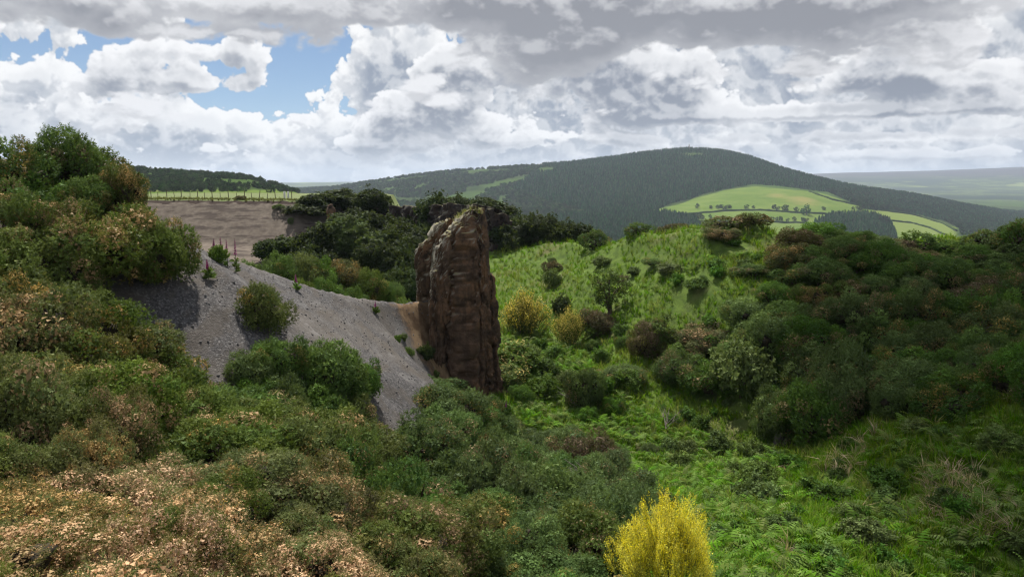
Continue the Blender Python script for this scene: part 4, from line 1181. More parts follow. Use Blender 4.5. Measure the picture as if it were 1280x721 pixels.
# the shaded bank across the valley
BANK_R = [(952, 345), (990, 312), (1030, 280), (1130, 290), (1280, 292), (1480, 288), (1480, 500), (1250, 480), (1130, 500), (1030, 530), (940, 525), (890, 480), (868, 425), (915, 380)]
def bank_ok(x, y):
    z = height(x, y)[0]
    u, v = UV(np.array([(x, y, z + .9)]))
    return bool(in_poly(u, v, BANK_R)[0]) and y < 56
TAKEN.append((12.9, 41.6, 1.9)); TAKEN.append((12.2, 39.6, 1.2))         # room for the elder
for x, y in poisson((6, 50), (26, 56), lambda y: 1.6, 6000, bank_ok):
    kind = ('dark', 'dark', 'dark', 'dead' if y > 44 else 'dark', 'brown', 'green')[int(prng.integers(0, 6))]
    if kind == 'brown' and y < 46: kind = 'dark'
    w = prng.uniform(2.4, 4.4); h = w * prng.uniform(.45, .8) * (.75 if y > 45 else 1)
    lab, grp = {'dark': ('dark olive gorse bush', 'dark gorse on the far bank'), 'dead': ('dull brown gorse bush', 'brown gorse on the far bank'), 'brown': ('brown-tipped gorse bush', 'gorse along the crest of the far bank'), 'green': ('green gorse bush', 'green gorse on the far bank')}[kind]
    gorse_at(x, y, w, h, kind, which_one(lab, 'bank', x, y, w, 2.9, 3.8), grp)

# broad-leaved shrubs and trees
GRN = [(.050, .085, .022), (.060, .10, .026), (.042, .075, .020)]
LITE = [(.10, .155, .035), (.12, .175, .045), (.085, .14, .03)]
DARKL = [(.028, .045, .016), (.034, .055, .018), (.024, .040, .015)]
YEL = [(.66, .52, .10), (.60, .48, .13), (.70, .56, .17)]
def broad_at(name, parts, u, v, Y, w_px, w0, h0, label, cat, group=None, hmax=9):
    x, y, w, h = spot(u, v, Y, w_px, .6, hmax)
    o = plant_thing(name, parts, (x, y, height(x, y)[0] - .1), prng.uniform(0, 6.28), (w / w0, w / w0, h / h0), label, cat, group)
    TAKEN.append((x, y, w / 2)); return o
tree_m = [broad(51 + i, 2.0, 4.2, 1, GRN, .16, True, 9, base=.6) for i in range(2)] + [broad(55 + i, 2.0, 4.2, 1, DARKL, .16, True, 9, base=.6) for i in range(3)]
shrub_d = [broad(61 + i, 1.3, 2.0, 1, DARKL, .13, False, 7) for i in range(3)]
shrub_m = [broad(66 + i, 1.0, 1.5, 1, [(.075, .135, .028), (.065, .12, .026)], .11, False, 7) for i in range(2)]
shrub_l = [broad(71 + i, 1.0, 1.6, 1, LITE, .11, False, 7) for i in range(2)]
blos = [broad(81 + i, 1.0, 1.7, 1, LITE, .10, False, 7, .42, YEL) for i in range(2)]
broom1 = [broom(91 + i, 1.0, 1.8, LITE, YEL, 1, 1.0) for i in range(2)]
young = [broad(95 + i, 1.0, 2.6, 1, LITE, .11, True, 6, base=.5, open_=.6) for i in range(2)]
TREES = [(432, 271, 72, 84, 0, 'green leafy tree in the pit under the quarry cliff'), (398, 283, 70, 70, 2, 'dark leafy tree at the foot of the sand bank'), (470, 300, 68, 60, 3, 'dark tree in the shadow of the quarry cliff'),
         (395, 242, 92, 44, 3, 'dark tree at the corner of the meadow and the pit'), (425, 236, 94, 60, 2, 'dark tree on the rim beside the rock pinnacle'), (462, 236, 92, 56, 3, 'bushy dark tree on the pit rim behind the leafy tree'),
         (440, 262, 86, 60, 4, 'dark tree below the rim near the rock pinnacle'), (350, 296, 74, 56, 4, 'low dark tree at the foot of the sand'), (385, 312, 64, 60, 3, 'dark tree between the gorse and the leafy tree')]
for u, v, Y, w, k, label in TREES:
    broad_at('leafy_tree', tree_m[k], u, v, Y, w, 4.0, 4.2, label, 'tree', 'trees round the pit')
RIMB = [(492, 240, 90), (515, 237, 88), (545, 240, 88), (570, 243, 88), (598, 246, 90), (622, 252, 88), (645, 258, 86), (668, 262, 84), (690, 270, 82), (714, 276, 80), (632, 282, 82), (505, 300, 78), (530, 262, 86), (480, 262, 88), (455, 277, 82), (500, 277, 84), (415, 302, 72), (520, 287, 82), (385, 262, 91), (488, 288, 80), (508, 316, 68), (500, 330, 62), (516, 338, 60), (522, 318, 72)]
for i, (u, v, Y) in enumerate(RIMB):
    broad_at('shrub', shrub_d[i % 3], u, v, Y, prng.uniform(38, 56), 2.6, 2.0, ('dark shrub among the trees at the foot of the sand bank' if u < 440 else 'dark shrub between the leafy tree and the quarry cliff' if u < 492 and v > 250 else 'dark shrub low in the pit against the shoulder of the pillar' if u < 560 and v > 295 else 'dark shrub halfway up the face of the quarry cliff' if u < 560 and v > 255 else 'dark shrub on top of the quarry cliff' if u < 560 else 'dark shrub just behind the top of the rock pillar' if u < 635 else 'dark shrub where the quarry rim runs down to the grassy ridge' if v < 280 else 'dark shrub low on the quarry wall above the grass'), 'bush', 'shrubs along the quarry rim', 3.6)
PIT = [(318, 316, 46, 62, 'green'), (345, 306, 50, 66, 'green'), (372, 308, 51, 70, 'mixed'), (400, 312, 52, 66, 'green'), (430, 316, 53, 66, 'brown'), (455, 328, 52, 56, 'mixed'), (410, 334, 45.5, 60, 'green'), (372, 326, 44, 54, 'mixed'), (445, 350, 47, 50, 'green'), (300, 303, 52, 50, 'green'), (470, 340, 54, 50, 'green'), (488, 352, 56, 44, 'green')]
for u, v, Y, w, kind in PIT:
    x, y, wm, h = spot(u, v, Y, w)
    gorse_at(x, y, wm, h, kind, {'green': 'green', 'mixed': 'olive', 'brown': 'brown-tipped'}[kind] + ' gorse bush in the pit ' + ('just behind the scree crest' if Y < 49 else 'under the leafy tree' if u > 400 else 'below the sand bank'), 'gorse behind the scree ridge')
for args in [('broom_bush', broom1[0], 478, 340, 46.5, 34, 2.0, 1.8, 'yellow-tipped broom behind the end of the scree ridge', 'bush'), ('shrub', shrub_l[0], 505, 350, 46.5, 44, 2.0, 1.6, 'pale green shrub against the shoulder of the pillar', 'bush'),
             ('shrub', shrub_l[1], 445, 338, 47, 30, 2.0, 1.6, 'shrub with a pale creamy head behind the scree ridge', 'bush'),
             ('broom_bush', broom1[1], 656, 362, 57, 66, 2.0, 1.8, 'golden broom on the slope behind the pillar', 'bush'), ('broom_bush', broom1[0], 712, 382, 54, 46, 2.0, 1.8, 'smaller yellow broom next to the brown gorse', 'bush'),
             ('blossoming_shrub', blos[0], 640, 428, 47, 78, 2.0, 1.7, 'leafy shrub with yellow blossom beside the foot of the pillar', 'bush'), ('blossoming_shrub', blos[1], 632, 455, 45, 50, 2.0, 1.7, 'green shrub tucked against the shaded side of the pillar', 'bush'),
             ('elder_bush', shrub_l[0], 930, 424, 41.8, 76, 2.0, 1.6, 'bright green leafy elder bush on the dark bank', 'bush'), ('shrub', shrub_l[1], 838, 330, 57.5, 40, 2.0, 1.6, 'vivid lime green shrub on the grassy slope', 'bush'),
             ('young_tree', young[0], 762, 322, 57, 52, 2.0, 2.6, 'thin young tree with pale leaves on the grassy slope', 'tree'), ('young_tree', young[1], 826, 372, 49, 44, 2.0, 2.6, 'spindly sapling with few leaves above the dark gorse', 'tree'),
             ('shrub', shrub_l[0], 690, 335, 68, 26, 2.0, 1.6, 'small green shrub on the steep grass', 'bush'), ('shrub', shrub_d[0], 703, 368, 61, 24, 2.6, 2.0, 'little dark round shrub above the golden broom', 'bush'),
             ('shrub', shrub_l[1], 1035, 470, 37, 44, 2.0, 1.6, 'light green leafy shrub low on the dark bank', 'bush'), ('shrub', shrub_l[0], 1150, 545, 31, 40, 2.0, 1.6, 'leafy green shrub above the dry grass', 'bush')]:
    broad_at(*args)
bb = broom(7, .95, 1.75, [(.20, .23, .05), (.17, .21, .045)], [(.92, .76, .12), (.86, .70, .12), (.95, .82, .22)], 0, 1.0)
x, y, w, h = spot(838, 618, 13.5, 145)
plant_thing('broom_bush', bb, (x, y, height(x, y)[0] - .1), .6, (w / 1.9, w / 1.9, h / 1.75), 'broom bush in full yellow flower on the edge of the near bank', 'bush')
bs = broom(17, .5, 1.2, [(.10, .13, .03)], [(.92, .74, .10), (.95, .80, .2)], 1, 1.0)
x, y, w, h = spot(888, 662, 13.8, 50)
plant_thing('broom_bush', bs, (x, y, height(x, y)[0] - .1), 2.0, (w / 1.0, w / 1.0, h / 1.2), 'small yellow broom sprig beside the flowering broom bush', 'bush')

# shrubs and young gorse scattered along the valley
VAL = [(630, 440), (700, 415), (790, 400), (870, 425), (905, 480), (950, 545), (960, 620), (880, 590), (800, 560), (720, 520), (650, 500)]
GRASSY = [(640, 330), (720, 300), (800, 300), (870, 290), (950, 290), (930, 360), (870, 400), (760, 400), (660, 400)]
def val_ok(x, y):
    u, v = UV(np.array([(x, y, height(x, y)[0] + .4)]))
    return bool(in_poly(u, v, VAL)[0])
def grs_ok(x, y):
    u, v = UV(np.array([(x, y, height(x, y)[0] + .3)]))
    return bool(in_poly(u, v, GRASSY)[0])
for k, (x, y) in enumerate(poisson((-2, 18), (26, 60), lambda y: 1.7, 500, val_ok)):
    s_ = prng.uniform(.5, 1.0); z = height(x, y)[0] - .1
    kk = k % 7
    if kk == 0: gorse_at(x, y, 2.2 * s_, 1.5 * s_, 'green', which_one('young green gorse among bracken', 'valley', x, y, s_, .65, .85), 'young gorse in the valley')
    elif kk == 1: gorse_at(x, y, 2.0 * s_, 1.2 * s_, 'dark', which_one('dark gorse among bracken', 'valley', x, y, s_, .65, .85), 'dark gorse in the valley')
    else: plant_thing('shrub', [shrub_l[0], shrub_l[1], shrub_m[0], shrub_m[1]][k % 4], (x, y, z), k, (s_, s_, s_ * .9), which_one('leafy green shrub', 'valley', x, y, s_, .65, .85), 'bush', 'shrubs in the valley')
for k, (x, y) in enumerate(poisson((0, 24), (44, 84), lambda y: 4.2, 200, grs_ok)):
    s_ = prng.uniform(.35, .8); z = height(x, y)[0] - .1
    if k % 4 == 0: gorse_at(x, y, 2.2 * s_, 1.3 * s_, 'dark', which_one('low dark gorse cushion', 'slope', x, y, s_, .5, .65), 'gorse cushions on the grassy slope')
    else: plant_thing('shrub', shrub_m[k % 2] if k % 3 else shrub_l[k % 2], (x, y, z), k, (s_ * 1.2, s_ * 1.2, s_ * .7), which_one('low green shrub', 'slope', x, y, s_, .5, .65), 'bush', 'low shrubs on the grassy slope')

LOWR = [(965, 575), (1050, 545), (1280, 505), (1420, 500), (1420, 790), (1010, 790)]
def low_ok(x, y):
    u, v = UV(np.array([(x, y, height(x, y)[0] + .3)]))
    return bool(in_poly(u, v, LOWR)[0])
MARKS['floor'] = [('beside the dry grass', 15.5, 25), ('near the grey boulder', 12.5, 33), ('at the foot of the dark bank', 17, 32), ('in the shaded valley floor', 9, 20), ('under the end of the bank', 20, 28)]
for k, (x, y) in enumerate(poisson((6, 28), (15, 36), lambda y: 1.9, 420, low_ok)):
    s_ = prng.uniform(.3, .75); z = height(x, y)[0] - .1
    plant_thing('shrub', [shrub_l[0], shrub_m[0], shrub_m[1], shrub_l[1]][k % 4], (x, y, z), k, (s_ * 1.15, s_ * 1.15, s_ * .8), which_one('leafy green plant', 'floor', x, y, s_, .45, .62), 'plant', 'leafy plants on the shaded floor')

# ---------------------------------------------------------------- grass, bracken, stones
srng = np.random.default_rng(5)
TK = np.array(TAKEN)
def jitter_points(x0, x1, y0, y1, step):
    out = []
    y = y0
    while y < y1:
        s = step(y); n = int((x1 - x0) / s)
        xs = np.linspace(x0, x1, n) + srng.uniform(-.5, .5, n) * s
        out.append(np.stack([xs, y + srng.uniform(-.5, .5, n) * s], -1)); y += s
    p = np.concatenate(out)
    return np.column_stack([p, height(p[:, 0], p[:, 1])])
def clear_of(p, k=.55, sub=None):
    keep = np.ones(len(p), bool)
    for a, b, r in (TK if sub is None else sub):
        keep &= (p[:, 0] - a) ** 2 + (p[:, 1] - b) ** 2 > (r * k) ** 2
    return keep
def bare(p):
    return (lookup(p[:, 0], p[:, 1], 'scree') > .3) | (lookup(p[:, 0], p[:, 1], 'sand') > .3) | (lookup(p[:, 0], p[:, 1], 'meadow') > .5)
G1 = [(.095, .215, .010), (.13, .255, .013), (.075, .18, .009), (.155, .25, .02)]
G2 = [(.13, .23, .016), (.17, .25, .024), (.23, .26, .05)]
STRAW = [(.48, .37, .23), (.40, .30, .18), (.56, .45, .30)]
fresh = [grass_tuft(i, 16, .42, .028, G1, .6) for i in range(4)]
longg = [grass_tuft(20 + i, 18, .55, .024, G2, .8) for i in range(3)]
straw = [grass_tuft(40 + i, 20, .60, .022, STRAW, 1.5) for i in range(3)]
p = jitter_points(-4, 62, 8, 96, lambda y: max(.21, y * .0066))
u, v = UV(p)
ok = (u > -60) & (u < 1750) & (v < 1000) & ~bare(p) & (u > np.interp(v, *BANKLINE) - 60)
p = p[ok]; p = p[clear_of(p)]
pn = fbm(p[:, 0] * .12, p[:, 1] * .12, 4, 61) + .35 * srng.normal(size=len(p))
lng = pn > np.where(p[:, 1] < 40, .5, .34)
scatter('grass', fresh, p[~lng], srng, .5, 1.5, 'fresh green grass on the valley sides and the knoll', 'grass', .25)
scatter('long_grass', longg, p[lng], srng, .6, 1.6, 'long seeding grass in pale patches on the slopes', 'grass', .25)
# grass at the pit edge, on the meadow rim and between bushes on the near bank
p = jitter_points(-60, -4, 92, 98, lambda y: .5)
p = p[lookup(p[:, 0], p[:, 1], 'meadow') > .3]
scatter('rim_grass', [grass_tuft(50 + i, 16, .35, .05, [(.10, .10, .035), (.06, .05, .025), (.13, .14, .05)], .8) for i in range(3)], p, srng, .7, 1.3, 'rough grass along the rim of the sand bank', 'grass', .3)
p = jitter_points(-26, 10, 5, 40, lambda y: .5)
u, v = UV(p); p = p[(~bare(p)) & (u < np.interp(v, *BANKLINE)) & (u > -100)]
scatter('undergrowth', fresh + [bracken(70, 5, .55, [(.06, .11, .02), (.08, .13, .028)])], p, srng, .6, 1.1, 'grass and seedlings between the gorse bushes', 'undergrowth', .25)
# dry grass
D1 = [(1150, 590), (1220, 590), (1250, 640), (1270, 680), (1200, 670), (1150, 640)]
D2 = [(1040, 545), (1090, 550), (1080, 600), (1030, 590)]
p = jitter_points(8, 26, 18, 34, lambda y: .24)
u, v = UV(p); p = p[(in_poly(u, v, D1) & (srng.uniform(size=len(p)) < .55)) | (in_poly(u, v, D2) & (srng.uniform(size=len(p)) < .18)) | (srng.uniform(size=len(p)) < .012)]
scatter('dry_grass', straw, p, srng, .6, 1.2, 'matted pale dry grass on the valley floor', 'grass', .5)
# bracken and nettles
B = [(.095, .19, .026), (.12, .215, .03), (.08, .16, .022), (.14, .19, .04)]
ferns = [bracken(80 + i, 5 + i % 2, .85, B) for i in range(4)]
BR1 = [(625, 420), (720, 430), (790, 500), (900, 545), (950, 600), (975, 660), (985, 721), (985, 790), (780, 790), (800, 600), (720, 560), (640, 520)]
BR2 = [(980, 500), (1080, 460), (1280, 440), (1420, 430), (1420, 560), (1280, 570), (1180, 560), (1060, 540)]
BR3 = [(800, 330), (980, 300), (960, 380), (880, 400), (820, 390)]
p = jitter_points(-3, 44, 8, 66, lambda y: .5)
u, v = UV(p + np.array((0, 0, .3))); r = srng.uniform(size=len(p)); nn = fbm(p[:, 0] * .3, p[:, 1] * .3, 3, 90)
p = p[((in_poly(u, v, BR1) & (r < .75)) | (in_poly(u, v, BR2) & (r < .45) & (nn > -.1)) | (in_poly(u, v, BR3) & (nn > .18) & (r < .5)) | ((nn > -.05) & (r < .55) & (u > 930) & (p[:, 1] < 36))) & ~bare(p)]
p = p[clear_of(p, .6)]
scatter('bracken', ferns, p, srng, .55, 1.2, 'bright green bracken filling the valley bottom', 'bracken', .2)
p = jitter_points(6, 40, 16, 56, lambda y: 1.15)
u, v = UV(p); p = p[(u > 820) & (u < 1700) & (v < 950) & (srng.uniform(size=len(p)) < .3)]
herb = []
for i in range(3):
    me = broad(200 + i, .42, .55, 0, [(.085, .165, .036), (.10, .185, .04)], .075, False, 4)[0][1]; herb.append(me)
scatter('weeds', herb, p, srng, .35, 1.3, 'leafy weeds and nettles on the valley floor and bank', 'weeds')
# loose stones on the scree
M_ST, T = material('scree_stone'); oi = T.n('ShaderNodeObjectInfo').outputs['Random']
finish(T, T.mix(oi, (.06, .057, .057, 1), (.17, .163, .16, 1)), .9, .15)
st = []
for i in range(5):
    V, F, t = boulder(np.random.default_rng(i), (.5, .4, .26), 8); me = np_mesh('stone', V, F); me.materials.append(M_ST); st.append(me)
p = jitter_points(-24, 1, 18, 47, lambda y: .30)
p = p[(lookup(p[:, 0], p[:, 1], 'scree') > .5) & (srng.uniform(size=len(p)) < .6)]
scatter('scree_stones', st, p, srng, .03, .13, 'loose grey stones on the scree slope', 'stones', .6)
for (u_, v_, Y_) in ((238, 448, 23.2), (300, 330, 29.0), (392, 360, 33.5), (560, 258, 43)):
    pass

# ---------------------------------------------------------------- foxgloves
def foxglove(seed, h):
    rng = np.random.default_rng(seed)
    lean = rng.normal(0, .05, 2)
    path = np.array([(lean[0] * t * h, lean[1] * t * h, t * h) for t in (-.1, .2, .5, .8, 1.0)])
    stem = tubes('stem', [(path, [.016, .014, .012, .009, .005])], 5)
    sm, T_ = material('foxglove_stem'); finish(T_, (.10, .13, .04, 1), .7, .2); stem.materials.append(sm)
    V, C = [], []
    for k in range(24):
        t = .55 + .43 * k / 23; c = np.array((lean[0] * t * h, lean[1] * t * h, t * h)); a = k * 2.4; d = unit(np.array((math.cos(a), math.sin(a), -.55))); s = .06 * (1.15 - .8 * (t - .5) / .5)
        x = unit(np.cross(d, (0, 0, 1.0))); y = np.cross(d, x); m = 6
        ring = [c + d * s + (x * math.cos(q) + y * math.sin(q)) * s * .42 for q in np.linspace(0, 2 * math.pi, m, endpoint=False)]
        ring0 = [c + d * s * .25 + (x * math.cos(q) + y * math.sin(q)) * s * .26 for q in np.linspace(0, 2 * math.pi, m, endpoint=False)]
        col = np.array((.36, .06, .22)) * rng.uniform(.8, 1.25)
        for q in range(m):
            r_ = (q + 1) % m
            V += [ring0[q], ring0[r_], ring[r_], ring0[q], ring[r_], ring[q], c, ring0[r_], ring0[q]]; C += [col] * 9
    fl = soup('flower_spike', np.array(V), np.array(C)); fl.materials.append(PETAL)
    n = 26; a = rng.uniform(0, 2 * np.pi, n); z = rng.uniform(0, .42, n) * h
    d = unit(np.stack([np.cos(a), np.sin(a), rng.uniform(.1, .9, n)], -1)); ln = rng.uniform(.14, .28, n) * (1.2 - z / h)
    T1 = [spikes(rng, 3, .3, 1.0, .34, 0, .6, (.9, 1.5), 0, True) for _ in range(3)]
    V, C = spray(T1, np.stack([0 * z, 0 * z, z], -1), d, ln, rng, np.array([(.10, .16, .04)] * n), .15)
    lv = soup('leaves', V, C); lv.materials.append(LEAF)
    return [('stem', stem), ('flower_spike', fl), ('leaves', lv)]
for i, (u_, v_, Y_, lab) in enumerate([(266, 299, 28.4, 'foxglove with a short magenta spike at the edge of the clump'), (276, 296, 28.2, 'tallest magenta foxglove of the clump on the scree crest'), (283, 299, 28.5, 'magenta foxglove in the middle of the clump on the scree'), (293, 298, 28.3, 'magenta foxglove on the downhill side of the clump'),
                                        (371, 361, 32.6, 'single pink foxglove beside the round gorse bush'), (264, 408, 25.6, 'small foxglove low on the open scree'), (470, 415, 39.0, 'faint pink foxglove on the clay below the ridge'), (632, 500, 41.0, 'pink foxglove at the pillar foot beside the shrub')]):
    x, y, w, h = spot(u_, v_, Y_, 10, .7, 1.5); h = max(.7, min((P(u_, v_, Y_)[2] - height(x, y)[0]), 1.7))
    plant_thing('foxglove', foxglove(300 + i, h), (x, y, height(x, y)[0]), srng.uniform(0, 6), 1.0, lab, 'flower', 'foxgloves on the scree')
x, y, w, h = spot(273, 330, 28.0, 26)
plant_thing('leafy_plant', shrub_l[0], (x, y, height(x, y)[0] - .05), 1.0, (.3, .3, .42), 'leafy green plant at the base of the foxgloves', 'plant')
for i, (u_, v_, Y_, s_) in enumerate([(533, 425, 40.6, .32), (505, 450, 39.4, .2), (497, 470, 38.4, .22), (545, 462, 40.3, .2), (512, 486, 37.6, .26), (523, 440, 40.2, .14)]):
    q = P(u_, v_, Y_)
    plant_thing('leafy_plant', (shrub_d if i == 0 else shrub_l)[i % 2], (q[0], q[1], height(q[0], q[1])[0] - .05), i, (s_, s_, s_ * 1.3), ('dark ivy-like plant in the clay gully of the pillar' if i == 0 else 'small green plant rooted in the clay beside the pillar'), 'plant', None if i == 0 else 'small plants on the clay slope')

# dead branches lying in the green
def branch(seed, L):
    rng = np.random.default_rng(seed); it = []
    for k in range(7):
        a = rng.normal(0, .5); e = rng.uniform(.05, .6); b = np.array((math.cos(a), math.sin(a), e)); p0 = np.array((rng.uniform(0, .4) * L, 0, .1))
        q = p0 + b * L * rng.uniform(.4, .8)
        it.append(([p0, (p0 + q) / 2 + rng.normal(0, .05, 3), q], [.022, .016, .006]))
        q2 = (p0 + q) / 2 + unit(b + rng.normal(0, .6, 3)) * L * .3
        it.append(([(p0 + q) / 2, q2], [.012, .005]))
    return tubes('dead_branch', it, 4)
for i, (u_, v_, Y_, L_, lab) in enumerate([(832, 515, 39.5, 2.0, 'fallen pale pinkish branch in the bracken'), (722, 462, 42.0, 1.8, 'bare forked twigs sticking out of the green gorse'), (745, 590, 24.5, 1.2, 'pale dead twig on the withered gorse')]):
    q = P(u_, v_, Y_)
    o = link('dead_branch', branch(500 + i, L_), None, PALE_WOOD, (q[0], q[1], height(q[0], q[1])[0] + (.3 if i != 2 else 1.1))); o.rotation_euler = (0, -.3, 1.2 + i * .9)
    tag(o, lab, 'branch')

# tufts on top of the pillar
o = bpy.data.objects['rock_pillar']
Vt, Ct, = [], []
rg = np.random.default_rng(8)
for k in range(26):
    t_ = rg.uniform(0, 1); uu = 566 + 36 * t_; q = P(uu, np.interp(uu, [560, 580, 590, 604], [280, 265, 260.5, 264]), 43.0 + rg.uniform(-.4, 1.2))
    me = grass_tuft(600 + k, 7, .42, .03, [(.20, .19, .07), (.13, .16, .04), (.28, .24, .12)], .7)
    co = np.zeros(len(me.vertices) * 3, np.float32); me.vertices.foreach_get('co', co); co = co.reshape(-1, 3) + (q - np.array(o.location)) - np.array((0, 0, .12))
    cc = np.zeros(len(me.vertices) * 4, np.float32); me.color_attributes['Col'].data.foreach_get('color', cc)
    Vt.append(co); Ct.append(cc.reshape(-1, 4)[:, :3])
tt = link('grass_tufts', soup('grass_tufts', np.concatenate(Vt), np.concatenate(Ct)), [c for c in o.children if c.name.startswith('slab')][0], GRASS); tt['kind'] = 'stuff'

# ---------------------------------------------------------------- fence on the meadow
FY = 99.0
fx0 = P(150, 245, FY)[0]
fence = link('wire_fence', None, loc=(P(250, 245, FY)[0], FY, height(P(250, 245, FY)[0], FY)[0]))
tag(fence, 'post and wire fence along the meadow above the sand bank', 'fence')
post_me = {}
def post_mesh(r, h):
    V, F = tube([(0, 0, -.3), (0, 0, h), (0, 0, h + .02)], [r, r * .92, r * .4], 7)
    return np_mesh('post', V, F, smooth=False)
pm = post_mesh(.05, 1.1); pm2 = post_mesh(.035, .8)
tops = []
fl0 = np.array(fence.location)
for i, u_ in enumerate(np.arange(150, 372, 9.7)):
    x = P(u_ + srng.normal(0, .8), 245, FY)[0]; z = height(x, FY)[0]
    big = i % 2 == 0
    q = link('post', pm if big else pm2, fence, WOOD, (x - fl0[0], 0, z - fl0[2])); q.rotation_euler = (srng.normal(0, .04), srng.normal(0, .05), 0)
    tops.append((x - fl0[0], 0, z - fl0[2]))
for hh in (.35, .6, .82):
    link('wire', tubes('wire', [([(a, .07, c + hh) for a, b, c in tops], [.006] * len(tops))], 4), fence, PALE_WOOD)
for u_ in (357, 361.5):
    x = P(u_, 245, FY)[0]
    q = link('stile_post', post_mesh(.13, 1.0), fence, None, (x - fl0[0], -.4, height(x, FY)[0] - fl0[2]))
    m_, T_ = material('painted_post'); finish(T_, (.5, .5, .47, 1), .8, .2); q.data.materials.append(m_)

# ---------------------------------------------------------------- far woods, field trees, monument
def conifer(seed, h=1.0):
    rng = np.random.default_rng(seed); T_, C = [], []
    for k in range(5):
        z0 = .08 + .19 * k; z1 = min(z0 + .34, 1.0); r = .24 * (1 - .19 * k); m = 7
        a = np.linspace(0, 2 * np.pi, m, endpoint=False) + rng.uniform(0, 1); rr = r * rng.uniform(.7, 1.25, m)
        for q in range(m):
            b = (q + 1) % m
            T_.append(((rr[q] * math.cos(a[q]), rr[q] * math.sin(a[q]), z0 + rng.uniform(-.03, .03)), (rr[b] * math.cos(a[b]), rr[b] * math.sin(a[b]), z0), (0, 0, z1)))
            C.append(np.array((.038, .085, .029)) * rng.uniform(.6, 1.4))
    me = soup('conifer', np.array(T_).reshape(-1, 3), np.repeat(np.array(C), 3, 0)); me.materials.append(FARLEAF); return me
FARLEAF = leaf_material('far_leaf', .15, .9, .0, .42, .05)
def round_tree(seed, cols, n=90):
    rng = np.random.default_rng(seed)
    L = lobes(rng, .45, .9, 6)
    P0, D0 = tips_on(L, rng, .17, .12)
    T1 = [flakes(rng, 7, np.zeros((7, 3)), np.array((.5, .5, .5)), 1.1) for _ in range(3)]
    V, C = spray(T1, P0, D0, np.full(len(P0), .10), rng, np.array(cols)[rng.integers(0, len(cols), len(P0))], .18)
    me = soup('crown', V, C); me.materials.append(FARLEAF)
    tr = tubes('trunk', [([(0, 0, -.1), (0, 0, .3), (.02, 0, .6)], [.05, .04, .02])], 5); tr.materials.append(WOOD)
    return me, tr
con = [conifer(i) for i in range(5)]
rt = [round_tree(700 + i, [(.030, .050, .018), (.040, .062, .02)]) for i in range(3)]
rtl = [round_tree(710 + i, [(.045, .080, .022), (.055, .09, .026)]) for i in range(3)]
def on_hill(G, n, zones, rows=None):
    """random points of a lofted hill that show inside the zones"""
    nr, nc = G.shape[:2]
    r = srng.uniform(rows[0] if rows else 0, (rows[1] if rows else nr - 1) - 1e-3, n); c = srng.uniform(0, nc - 1.001, n)
    i, j = r.astype(int), c.astype(int); a, b = (r - i)[:, None], (c - j)[:, None]
    p = (G[i, j] * (1 - b) + G[i, j + 1] * b) * (1 - a) + (G[i + 1, j] * (1 - b) + G[i + 1, j + 1] * b) * a
    u, v = UV(p)
    return p, u, v
E = FAR['hill']
ROWS = (28, 6 + 24 + 60 + 70 + 6)
p, u, v = on_hill(E, 420000, None, ROWS)
wv = 5 * fbm(p[:, 0] * .006, p[:, 1] * .006, 3, 31)
CON = [(640, 236), (690, 200), (760, 190), (850, 180), (905, 182), (985, 206), (1085, 232), (1290, 264), (1290, 300), (1205, 282), (1100, 258), (1082, 244), (1010, 237), (945, 231), (905, 236), (850, 253), (800, 265), (720, 262), (680, 250)]
PLANT = [(640, 296), (690, 272), (760, 263), (830, 266), (866, 272), (886, 292), (900, 330), (640, 330)]
CLUMP = [(1018, 278), (1040, 268), (1085, 267), (1112, 276), (1122, 298), (1030, 300)]
WOODR = [(1150, 262), (1290, 268), (1400, 270), (1400, 330), (1215, 330), (1200, 286)]
inc = in_poly(u + wv, v + wv * .5, CON); inp = in_poly(u, v, PLANT) | in_poly(u, v, CLUMP)
inr = in_poly(u + wv, v, WOODR)
def thin(p, m, spacing):
    """keep about one point for every spacing x spacing square"""
    q = p[m]; key = np.floor(q[:, 0] / spacing).astype(int) * 100003 + np.floor(q[:, 1] / spacing).astype(int)
    _, i = np.unique(key, return_index=True); return q[i]
far_fix = lambda q: q - np.array((0, 0, .5))
scatter('conifer_forest', con, far_fix(thin(p, inc & (fbm(p[:, 0] * .004, p[:, 1] * .004, 4, 77) > -.45), 5.2)), srng, 7, 12, 'dark conifer forest covering the big hill', 'forest', .02)
scatter('plantation', con, far_fix(thin(p, inp, 5.2)), srng, 8, 12, 'dark conifer plantation below the green fields', 'forest', .02)
inl = (u < 720 + wv) & (u > 330) & ~inc & ~inp & (v < 290)
clump = fbm(p[:, 0] * .007, p[:, 1] * .007, 4, 35)
scatter('hillside_wood', [m for m, _ in rt + rtl + rtl], far_fix(thin(p, inl & (clump > -.08), 9.0)), srng, 6, 11, 'mixed green woodland and scrub on the long hillside', 'forest', .05)
scatter('valley_wood', [m for m, _ in rt] + con[:2], far_fix(thin(p, (inr | ((u > 1035 + (v - 240) * 2.2) & (v > 238) & ~in_poly(u, v, FIELD2) & (v < 262 + (u - 1085) * .12))), 7.5)), srng, 7, 12, 'mixed wood on the valley side past the fields', 'forest', .05)
Lh = FAR['left']
p, u, v = on_hill(Lh, 60000, None, (4, 36))
nz = fbm(p[:, 0] * .02, p[:, 1] * .02, 4, 41)
scatter('hill_scrub', [m for m, _ in rt + rtl], thin(p, (nz > -.05) & (v < 240) & (u > 60) & (u < 420), 4.2), srng, 2.2, 4.6, 'scrub and bushes on the low hill past the meadow', 'scrub', .1)
